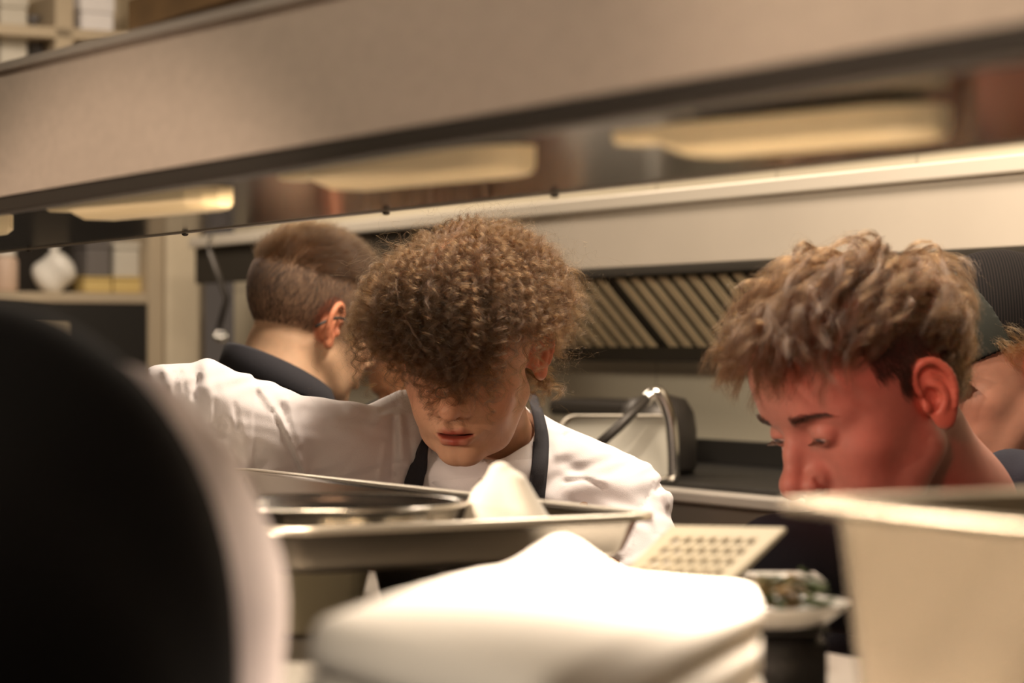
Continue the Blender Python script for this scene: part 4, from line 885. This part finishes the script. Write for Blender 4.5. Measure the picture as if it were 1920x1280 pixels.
    strap([(806, 800, 2.80), (797, 830, 2.79), (785, 875, 2.78), (775, 915, 2.77), (770, 1010, 2.76)], [4, 14, 26, 32, 34], strapf)
    # bib of the apron
    def bib(P):
        x = P[:, 0]; zt = px(0, 992, 2.76)[2]; b = np.maximum(np.maximum(np.abs(x - px(885, 0, 2.76)[0]) - 0.085, P[:, 2] - zt), P[:, 1] - 2.86)
        return np.maximum(np.maximum(jacketA(P) - 0.005, -(jacketA(P) + 0.002)), b)
    Vb, Fb = mesh_sdf(bib, (-0.16, 2.62, 0.86), (0.08, 2.88, px(0, 985, 2.76)[2] + .01), 0.004, newton=0); raw('apron_bib', Vb, Fb, M['navy_strap'], root)
    eyes(HA, root, (0, -0.8)); brows(HA, root, rng, M['hairD']); lashes(HA, root, rng)
    # curls
    L, nrm = scalp_data(HA, V, L)
    def front(Lp): return -0.066 + 0.0 * Lp[:, 0]
    mask = (skull(L) < 0.006) & ((L[:, 2] > 0.058 + 0.10 * np.clip(-L[:, 1] - 0.075, -1, 1)) | ((L[:, 1] > -0.05) & (L[:, 2] > 0.028)) | ((L[:, 1] > 0.03) & (L[:, 2] > -0.045)) )
    mask &= ~((L[:, 1] < -0.062) & (L[:, 2] < 0.062)); mask &= ~((np.abs(L[:, 0]) > 0.05) & (L[:, 2] < 0.046) & (L[:, 1] < 0.050))
    whorl = np.array([-0.020, 0.010, 0.125])
    def combA(P): d = P - whorl; d = d / (np.linalg.norm(d, axis=1)[:, None] + 0.02); d[:, 1] -= 0.35 * np.clip(-P[:, 1] / 0.05, 0, 1) + 0.12; return d
    def liftA(t, r):
        top = np.clip((r[:, 2] - 0.03) / 0.08, 0, 1); rt = np.clip(r[:, 0] / 0.07, 0, 1)
        pt_ = 1 - 0.45 * np.exp(-((r[:, 0] + 0.020) / 0.016) ** 2) * top * (1 - t)
        return 0.88 * (0.011 + 0.008 * (1 - top) + 0.017 * t ** 0.7 + 0.011 * np.abs(r[:, 0]) / 0.07 * (1 - 0.5 * rt)) * min(1, 0.35 + t * 3.0) * pt_
    lenA = lambda r: np.where(r[:, 2] > 0.075, 0.094, np.where(r[:, 2] > 0.045, 0.066, 0.042)) * np.where(r[:, 1] < -0.035, 1.32, np.where(r[:, 1] < -0.02, 1.15, 1.0)) * np.where((r[:, 0] > 0.042) & (r[:, 2] < 0.080), 0.48, 1)
    r0, n0 = sample(L, nrm, mask, 9000, rng)
    strands('hair_undercoat', r0, n0, HA, M['hairA'], root, rng, combA, lambda r: np.minimum(lenA(r), 0.05), lambda t, r: np.full(len(r), 0.004 + 0.008 * t), curl_r=0.002, turns=2.0, kids=2, spread=0.0015, n=14, rad=0.00009, clear=0.001)
    r1, n1 = sample(L, nrm, mask, 1150, rng)
    strands('hair', r1, n1, HA, M['hairA'], root, rng, combA, lenA, liftA, curl_r=0.0056, turns=3.7, kids=30, spread=0.00075, n=46, rad=0.000085, frizz=0.0013, grav=0.30, lj_s=0.30, hug=0.5)
    r2, n2 = sample(L, nrm, mask, 2600, rng)
    strands('flyaway_hair', r2, n2, HA, M['hairA'], root, rng, combA, lambda r: lenA(r) * 1.0, lambda t, r: liftA(t, r) * (1.05 + 0.35 * t), curl_r=0.0060, turns=3.0, kids=2, spread=0.005, n=34, rad=0.00005, frizz=0.009, grav=0.1)
    # one loose ringlet on the forehead
    t = np.linspace(0, 1, 60); c0 = spline([(832, 690, 2.600), (846, 710, 2.597), (838, 725, 2.594), (820, 728, 2.592), (818, 742, 2.590), (836, 745, 2.588), (832, 734, 2.590)], 60); A = []
    for k in range(40):
        o_ = rng.standard_normal(3) * 0.0008; A.append(np.array([px(a, b, c_) for a, b, c_ in c0]) + o_ * (0.4 + np.abs(t - 0.5))[:, None])
    hair_obj('ringlet', np.array(A), M['hairA'], root, 0.00009)

# ---- the young cook in profile, wavy hair, dark shirt
if want('B'):
    rng = np.random.default_rng(8)
    def fadeB(L):
        f = (0.004 - skull(L)) / 0.006; s_ = np.clip((L[:, 2] - 0.018 - 0.5 * np.clip(-L[:, 1] - 0.01, 0, 1)) / 0.03, 0, 1); back = np.clip((L[:, 1] - 0.028) / 0.02, 0, 1) * np.clip((L[:, 2] + 0.06) / 0.03, 0, 1)
        ear = np.clip(ell(np.abs(L) * np.array([1, 0, 0]) + L * np.array([0, 1, 1]), tuple(ear_pt(0.013, 0.004, 0.004)), (0.03, 0.022, 0.036)) / 0.002, 0, 1)
        return np.clip(f, 0, 1) * np.maximum(s_ * (L[:, 1] > -0.06), back) * 0.75 * ear
    HB = Head((0.340, 2.32, 1.405), 60.5, 26, -2, dict(fore=0.0095, mouth=0.001, eye_open=0.0034, fade=fadeB, moles=[(0.058, -0.035, -0.02, .5)]), 1.055)
    J = dict(neck=px(1783, 955, 2.40), chest=px(1850, 1200, 2.46), pelvis=px(1900, 1900, 2.53), shA=px(1700, 1090, 2.62), elA=px(1500, 1350, 2.52), wrA=px(1330, 1420, 2.25),
             shB=px(1690, 1075, 2.30), elB=px(1478, 1072, 2.22), wrB=px(1390, 1400, 2.10), hnA=(0, 0, 1), hnB=(0, 0, 1))
    root, V, L, jf = build_person('person', 'person in profile with wavy brown hair and flushed face, dark shirt, bending over the pass', HB, J, None, hs=0.002,
                                  tint=(0.44, 0.205, 0.16), clothes_mat=M['navy_shirt'], clothes_name='shirt', clothes_h=0.006, clothes_label='dark crew-neck shirt', neck_r=0.053,
                                  extra=[(px(1905, 945, 2.44), px(1985, 1120, 2.5), 0.055, 0.10)])
    eyes(HB, root, (0, -0.55)); brows(HB, root, rng, M['hairD']); lashes(HB, root, rng)
    L, nrm = scalp_data(HB, V, L)
    hm = skull(L) < 0.006
    top = hm & (L[:, 2] > 0.070) ; top |= hm & (L[:, 1] > -0.02) & (L[:, 2] > 0.055); top |= hm & (L[:, 1] > 0.050) & (L[:, 2] > -0.02)
    def combB(P):
        d = np.zeros_like(P); b = np.clip((P[:, 1] - 0.045) / 0.06, 0, 1); f = np.clip((-P[:, 1] - 0.02) / 0.08, 0, 1); d[:, 1] = -1.0 * (1 - b) - 0.1 ; d[:, 2] = -1.0 * b + 0.12 - 0.40 * f; d[:, 0] = 0.45 * P[:, 0] / 0.05 + 0.10
        return d
    def liftB(t, r):
        fr = np.clip((-r[:, 1] + 0.03) / 0.1, 0, 1); lo_ = np.clip((0.075 - r[:, 2]) / 0.05, 0, 1)
        return (0.007 + 0.007 * (1 - lo_) + 0.012 * fr * t) * min(1, 0.2 + 3 * t)
    r1, n1 = sample(L, nrm, top, 560, rng)
    lenB = lambda r: np.where(r[:, 2] > 0.085, 0.088, np.where(r[:, 2] > 0.06, 0.060, 0.042)) * np.where(r[:, 1] < -0.04, 0.62, 1.0)
    strands('hair', r1, n1, HB, M['hairB'], root, rng, combB, lenB, liftB, curl_r=0.0050, turns=0.85, kids=52, spread=0.0015, n=28, rad=0.00008, frizz=0.0022, grav=0.05, tang=0.55, hug=0.25, lj_s=0.5)
    side = hm & ~top & (L[:, 1] > -0.035) & (L[:, 2] > 0.030) ; side |= hm & ~top & (L[:, 1] > 0.036) & (L[:, 2] > -0.055); side |= hm & ~top & (L[:, 1] > -0.016) & (L[:, 1] < 0.0) & (L[:, 2] > 0.005)
    r2, n2 = sample(L, nrm, side, 9000, rng)
    strands('short_side_hair', r2, n2, HB, M['hairD'], root, rng, lambda P: np.tile(np.array([0, 0.35, -1.0]), (len(P), 1)), 0.012, lambda t, r: np.full(len(r), 0.0028 * t + .0004), kids=2, spread=0.0006, n=6, rad=0.00007, clear=0.0002)
    c0 = spline([(1668, 530, 2.28), (1684, 505, 2.28), (1700, 475, 2.28), (1720, 456, 2.28), (1748, 453, 2.28)], 30); A = []
    for k in range(60):
        o_ = rng.standard_normal(3) * 0.0024; A.append(np.array([px(a, b, c_) for a, b, c_ in c0]) + o_ * np.linspace(1.6, 0.35, 30)[:, None])
    hair_obj('loose_lock', np.array(A), M['hairB'], root, 0.00008)

# ---- the man with cropped hair and glasses, seen from behind
if want('C'):
    rng = np.random.default_rng(11)
    def fadeC(L): return np.clip((0.004 - skull(L)) / 0.006, 0, 1) * np.clip((L[:, 2] + 0.035 + 0.6 * np.clip(0.02 - L[:, 1], 0, 1)) / 0.06, 0, 1) * ((L[:, 1] > -0.07) | (L[:, 2] > 0.06)) * 0.95
    HC = Head(px(586, 594, 3.45), -130, 14, -6, dict(fade=fadeC, fade_col=(0.016, 0.010, 0.007), mouth=0.0), 1.0)
    J = dict(neck=px(516, 752, 3.42), chest=px(490, 975, 3.42), pelvis=px(480, 1650, 3.45), shA=px(290, 870, 3.36), elA=px(260, 1250, 3.45), wrA=px(400, 1400, 3.70),
             shB=px(690, 872, 3.56), elB=px(740, 1250, 3.65), wrB=px(680, 1350, 3.85), hnA=(0, 0, 1), hnB=(0, 0, 1))
    root, V, L, jf = build_person('person', 'person with cropped brown hair and dark glasses seen from behind in a navy collared shirt', HC, J, None, hs=0.003,
                                  tint=(0.66, 0.42, 0.27), clothes_mat=M['navy_shirt'], clothes_name='shirt', clothes_h=0.009, neck_r=0.058)
    # folded collar
    cen = px(522, 655, 3.42); th = np.radians(np.arange(0, 360, 10.0)); dirf = norm((0.87, 0.5, 0)); dirs = np.array([-dirf[1], dirf[0], 0])
    rows = []
    for r_, z_ in ((0.066, -0.004), (0.069, 0.0), (0.073, -0.003), (0.085, -0.036), (0.080, -0.040), (0.074, -0.038)):
        rows.append(cen + dirf * (np.cos(th) * (r_ + 0.004))[:, None] + dirs * (np.sin(th) * r_)[:, None] + np.array([0, 0, 1]) * (z_ - 0.035 * (np.cos(th) + 1) / 1.0 + 0.01)[:, None])
    V_, F_ = loops_vf(rows + [rows[0]], False); raw('collar', V_, F_, M['navy_strap'], root)
    L, nrm = scalp_data(HC, V, L); hm = skull(L) < 0.006
    m1 = hm & (L[:, 2] > 0.055); r1, n1 = sample(L, nrm, m1, 7000, rng)
    strands('hair', r1, n1, HC, M['hairM'], root, rng, lambda P: np.stack([0.25 * np.sin(P[:, 1] * 90), -0.8 + 0.3 * np.sin(P[:, 0] * 120), 0.5 + 0 * P[:, 0]], 1), 0.024, lambda t, r: np.full(len(r), 0.012 * t + .0005) * (1 + 0.35 * np.sin(r[:, 0] * 170 + 3 * np.sin(r[:, 1] * 110))), kids=5, spread=0.0005, n=8, rad=0.00009, clear=0.0003, lvar=0.4, frizz=0.002, tang=0.7)
    m2 = hm & (L[:, 2] <= 0.06) & (L[:, 2] > -0.035) & (L[:, 1] > -0.03) & ~((np.abs(L[:, 1]) < 0.03) & (L[:, 2] < 0.01)); r2, n2 = sample(L, nrm, m2, 10000, rng)
    strands('short_back_hair', r2, n2, HC, M['hairD'], root, rng, lambda P: np.tile(np.array([0, 0.1, -1.0]), (len(P), 1)), 0.007, lambda t, r: np.full(len(r), 0.003 * t + .0003), kids=2, spread=0.0006, n=5, rad=0.00007, clear=0.0002)
    # glasses: frame, two lenses, temple arms
    fr = []
    for sx in (-1, 1):
        a = np.arange(0, 361, 15) * math.pi / 180; fr.append(tube_vf(HC.wor(np.stack([sx * 0.034 + 0.025 * np.cos(a), -0.104 + 0.2 * np.abs(0.025 * np.cos(a) * 0) + 0 * a, -0.006 + 0.018 * np.sin(a)], 1)), 0.0014, 6))
        fr.append(tube_vf(HC.wor(spline([(sx * 0.060, -0.103, 0.0), (sx * 0.078, -0.06, 0.002), (sx * 0.082, 0.0, 0.004), (sx * 0.083, 0.022, 0.0), (sx * 0.080, 0.045, -0.018)], 14)), 0.0022, 6))
    fr.append(tube_vf(HC.wor([(-0.009, -0.104, 0.0), (0, -0.108, 0.003), (0.009, -0.104, 0.0)]), 0.0014, 6))
    g = raw('glasses', *merge(fr), M['black_plastic'], root)
    gm = mat('lens_glass', (0.9, 0.9, 0.9), 0.02, trans=1.0)
    for sx in (-1, 1):
        a = np.arange(0, 360, 15) * math.pi / 180; ring = lambda y, k: HC.wor(np.stack([sx * 0.034 + k * np.cos(a), y + 0 * a, -0.006 + k * 0.72 * np.sin(a)], 1))
        V_, F_ = loops_vf([ring(-0.1050, 0.0245), ring(-0.1035, 0.0245)], True, True); raw('lens', V_, F_, gm, g)

# ---- the cook in the black mesh cap
if want('D'):
    rng = np.random.default_rng(13)
    HD = Head(px(1868, 688, 2.92), 72, 16, 0, dict(mouth=0.0), 1.0)
    J = dict(neck=px(1950, 900, 2.95), chest=px(1950, 1120, 2.88), pelvis=px(1960, 1650, 2.86), shA=px(1890, 985, 3.01), elA=px(1870, 1260, 2.96), wrA=px(1800, 1330, 3.0),
             shB=px(1990, 985, 2.76), elB=px(1970, 1260, 2.74), wrB=px(1850, 1330, 2.75), hnA=(0, 0, 1), hnB=(0, 0, 1))
    root, V, L, jf = build_person('person', 'person in a black mesh-backed cap with blond hair showing below it', HD, J, None, hs=0.0028,
                                  tint=(0.46, 0.22, 0.15), clothes_mat=M['navy_shirt'], clothes_name='shirt', clothes_h=0.009, neck_r=0.054)
    eyes(HD, root, (0, -0.5)); brows(HD, root, rng, M['hairM'])
    cm = mat('black_cap_mesh', (0.030, 0.027, 0.026), 0.95, spec=0.1)
    nt = cm.node_tree; b = nt.nodes['Principled BSDF']; tcn = nt.nodes.new('ShaderNodeTexCoord'); wv = nt.nodes.new('ShaderNodeTexWave'); wv.inputs['Scale'].default_value = 90; wv.inputs['Distortion'].default_value = 0.6
    nt.links.new(tcn.outputs['Object'], wv.inputs['Vector']); rp = nt.nodes.new('ShaderNodeMixRGB'); rp.inputs[1].default_value = (0.006, 0.0055, 0.0055, 1); rp.inputs[2].default_value = (0.018, 0.014, 0.013, 1)
    nt.links.new(wv.outputs['Fac'], rp.inputs[0]); nt.links.new(rp.outputs[0], b.inputs['Base Color'])
    capr = np.radians(10)
    def tilt(Lp): y = Lp[:, 1] * math.cos(capr) + Lp[:, 2] * math.sin(capr); z = -Lp[:, 1] * math.sin(capr) + Lp[:, 2] * math.cos(capr); return np.stack([Lp[:, 0], y, z], 1)
    def crown(P):
        Q = tilt(HD.loc(P)); d = ell(Q, (0, 0.014, 0.040), (0.088, 0.108, 0.098)); d = np.maximum(d, 0.034 - Q[:, 2]); return np.maximum(d, -(ell(Q, (0, 0.014, 0.036), (0.084, 0.104, 0.094))))
    def brim(P):
        Q = tilt(HD.loc(P)); z = Q[:, 2] - 0.040 + 3.0 * Q[:, 0] ** 2 - 0.0; b_ = ell(Q * np.array([1, 1, 0.2]), (0, -0.085, 0.008), (0.080, 0.085, 0.08)); return np.maximum(np.maximum(np.abs(z) - 0.002, b_), Q[:, 1] + 0.075)
    V_, F_ = mesh_sdf(crown, HD.o - 0.16, HD.o + 0.17, 0.003, newton=0)
    Qc = tilt(HD.loc(V_)); cp = raw('cap', V_, F_, cm, root)
    cp['label'] = 'black mesh trucker cap'
    V_, F_ = mesh_sdf(brim, HD.o - 0.21, HD.o + 0.19, 0.003, newton=0); raw('brim', V_, F_, M['black_plastic'], cp)
    fm = mat('olive_cap_front', (0.018, 0.019, 0.014), 0.95, bump=0.1)
    V_, F_ = mesh_sdf(lambda P: np.maximum(ell(tilt(HD.loc(P)), (0, 0.013, 0.040), (0.0895, 0.1095, 0.0995)), np.maximum(np.maximum(tilt(HD.loc(P))[:, 1] + 0.012, 0.036 - tilt(HD.loc(P))[:, 2]), -ell(tilt(HD.loc(P)), (0, 0.014, 0.038), (0.086, 0.106, 0.096)))), HD.o - 0.16, HD.o + 0.17, 0.003, newton=0)
    raw('front_panel', V_, F_, fm, cp); but = HD.wor([(0, 0.014 - 0.024, 0.136)])[0]; V_, F_ = mesh_sdf(lambda P: ell(P, but, (0.008, 0.008, 0.005)), but - 0.02, but + 0.02, 0.002); raw('button', V_, F_, M['black_plastic'], cp)
    L, nrm = scalp_data(HD, V, L); hm = (skull(L) < 0.006) & (L[:, 2] < 0.062) & (L[:, 1] > -0.045) & ((L[:, 2] > 0.030) | ((L[:, 1] > 0.035) & (L[:, 2] > -0.045)))
    r1, n1 = sample(L, nrm, hm, 420, rng)
    strands('hair', r1, n1, HD, M['hairY'], root, rng, lambda P: np.tile(np.array([0, 0.55, -0.8]), (len(P), 1)), 0.040, lambda t, r: np.full(len(r), 0.008 + 0.008 * t), curl_r=0.003, turns=0.8, kids=26, spread=0.002, n=16, rad=0.00008, frizz=0.003)

# ---- a cook bent down far behind
if want('G'):
    rng = np.random.default_rng(17)
    HG = Head(px(806, 700, 4.0), 100, 30, 0, dict(mouth=0.0), 0.98)
    J = dict(neck=px(795, 812, 4.05), chest=px(780, 960, 4.12), pelvis=px(790, 1500, 4.12), shA=px(722, 822, 4.02), elA=px(700, 1040, 3.98), wrA=px(680, 1100, 3.85),
             shB=px(900, 850, 4.02), elB=px(930, 1060, 3.95), wrB=px(900, 1100, 3.85), hnA=(0, 0, 1), hnB=(0, 0, 1))
    root, V, L, jf = build_person('person', 'person in a navy shirt bent low far behind the curly-haired cook, mostly hidden', HG, J, None, hs=0.004,
                                  tint=(0.62, 0.30, 0.16), clothes_mat=M['navy_strap'], clothes_name='shirt', clothes_h=0.012, neck_r=0.054)
    L, nrm = scalp_data(HG, V, L); hm = (skull(L) < 0.006) & (L[:, 2] > -0.01) & ((L[:, 1] > -0.03) | (L[:, 2] > 0.055)); r1, n1 = sample(L, nrm, hm, 5000, rng)
    strands('hair', r1, n1, HG, M['hairD'], root, rng, lambda P: np.tile(np.array([0, 0.3, -1.0]), (len(P), 1)), 0.022, lambda t, r: np.full(len(r), 0.008 * t + .001), kids=2, spread=0.001, n=6, rad=0.00012, clear=0.0005)

# ---- the figure in the foreground, back to the camera
if want('E'):
    rng = np.random.default_rng(19)
    HE = Head(px(-480, 380, 1.12), 178, 10, 0, dict(mouth=0.0), 1.0)
    J = dict(neck=px(-480, 640, 1.10), chest=px(-430, 1250, 1.10), pelvis=px(-430, 2700, 1.08), shA=px(-1000, 900, 1.08), elA=px(-1080, 2000, 1.08), wrA=px(-900, 2500, 1.28),
             shB=px(190, 1180, 1.13), elB=px(262, 1900, 1.12), wrB=px(0, 2450, 1.22), hnA=(0, 0, 1), hnB=(0, 0, 1))
    def whiteE(P):
        d = cap(P, px(-430, 1250, 1.10), J['pelvis'], 0.135, 0.145); d = sm(d, cap(P, px(-850, 1250, 1.10), px(-80, 1250, 1.13), 0.12, 0.12), 0.03)
        d = sm(d, ell(P, px(52, 1135, 1.13), (0.116, 0.08, 0.124)), 0.015)
        d = sm(d, chain(P, [(*px(215, 1150, 1.13), .066), (*px(262, 1500, 1.12), .066), (*J['elB'], .055)], 0.02), 0.03)
        d = sm(d, chain(P, [(*px(-1000, 960, 1.09), .062), (*J['elA'], .052)], 0.02), 0.03); d = sm(d, cap(P, J['neck'] - up(0.05), px(-480, 900, 1.1), 0.06, 0.09), 0.05)
        d = d + 0.0022 * np.sin(P[:, 2] * 40 + 6 * np.sin(P[:, 0] * 20)) * np.sin(P[:, 0] * 50)
        return np.maximum(d, -cap(P, J['neck'] + up(0.1), J['neck'] - up(0.03), 0.056))
    root, V, L, jf = build_person('person', 'person at the left edge in a black vest over pale sleeves, seen from behind', HE, J, None, hs=0.0045,
                                  tint=(0.60, 0.38, 0.27), clothes_mat=M['lavender_white'], clothes_name='jacket', clothes_sdf=whiteE, clothes_h=0.007, neck_r=0.054)
    def vest(P):
        d = ell(P, px(-68, 1205, 1.05), (0.119, 0.060, 0.150)); d = sm(d, cap(P, px(-62, 1330, 1.06), px(-40, 3000, 1.06), 0.117, 0.11), 0.01)
        d = sm(d, cap(P, px(-760, 1180, 1.06), px(-180, 1180, 1.06), 0.11, 0.12), 0.02); d = sm(d, cap(P, px(-760, 1250, 1.06), px(-700, 2800, 1.06), 0.11), 0.03)
        return np.maximum(d, 0.84 - P[:, 2])
    V_, F_ = mesh_sdf(vest, px(-1450, 0, 1.05) * np.array([1, 0, 0]) + np.array([0, 0.88, 0.82]), np.array([-0.10, 1.22, 1.54]), 0.007)
    raw('vest', V_, F_, M['black_shirt'], root)
    L, nrm = scalp_data(HE, V, L); hm = (skull(L) < 0.006) & (L[:, 2] > -0.03) & ((L[:, 1] > -0.03) | (L[:, 2] > 0.055)); r1, n1 = sample(L, nrm, hm, 5000, rng)
    strands('hair', r1, n1, HE, M['hairD'], root, rng, lambda P: np.tile(np.array([0, 0.3, -1.0]), (len(P), 1)), 0.022, lambda t, r: np.full(len(r), 0.008 * t + .001), kids=2, spread=0.001, n=6, rad=0.00012, clear=0.0005)
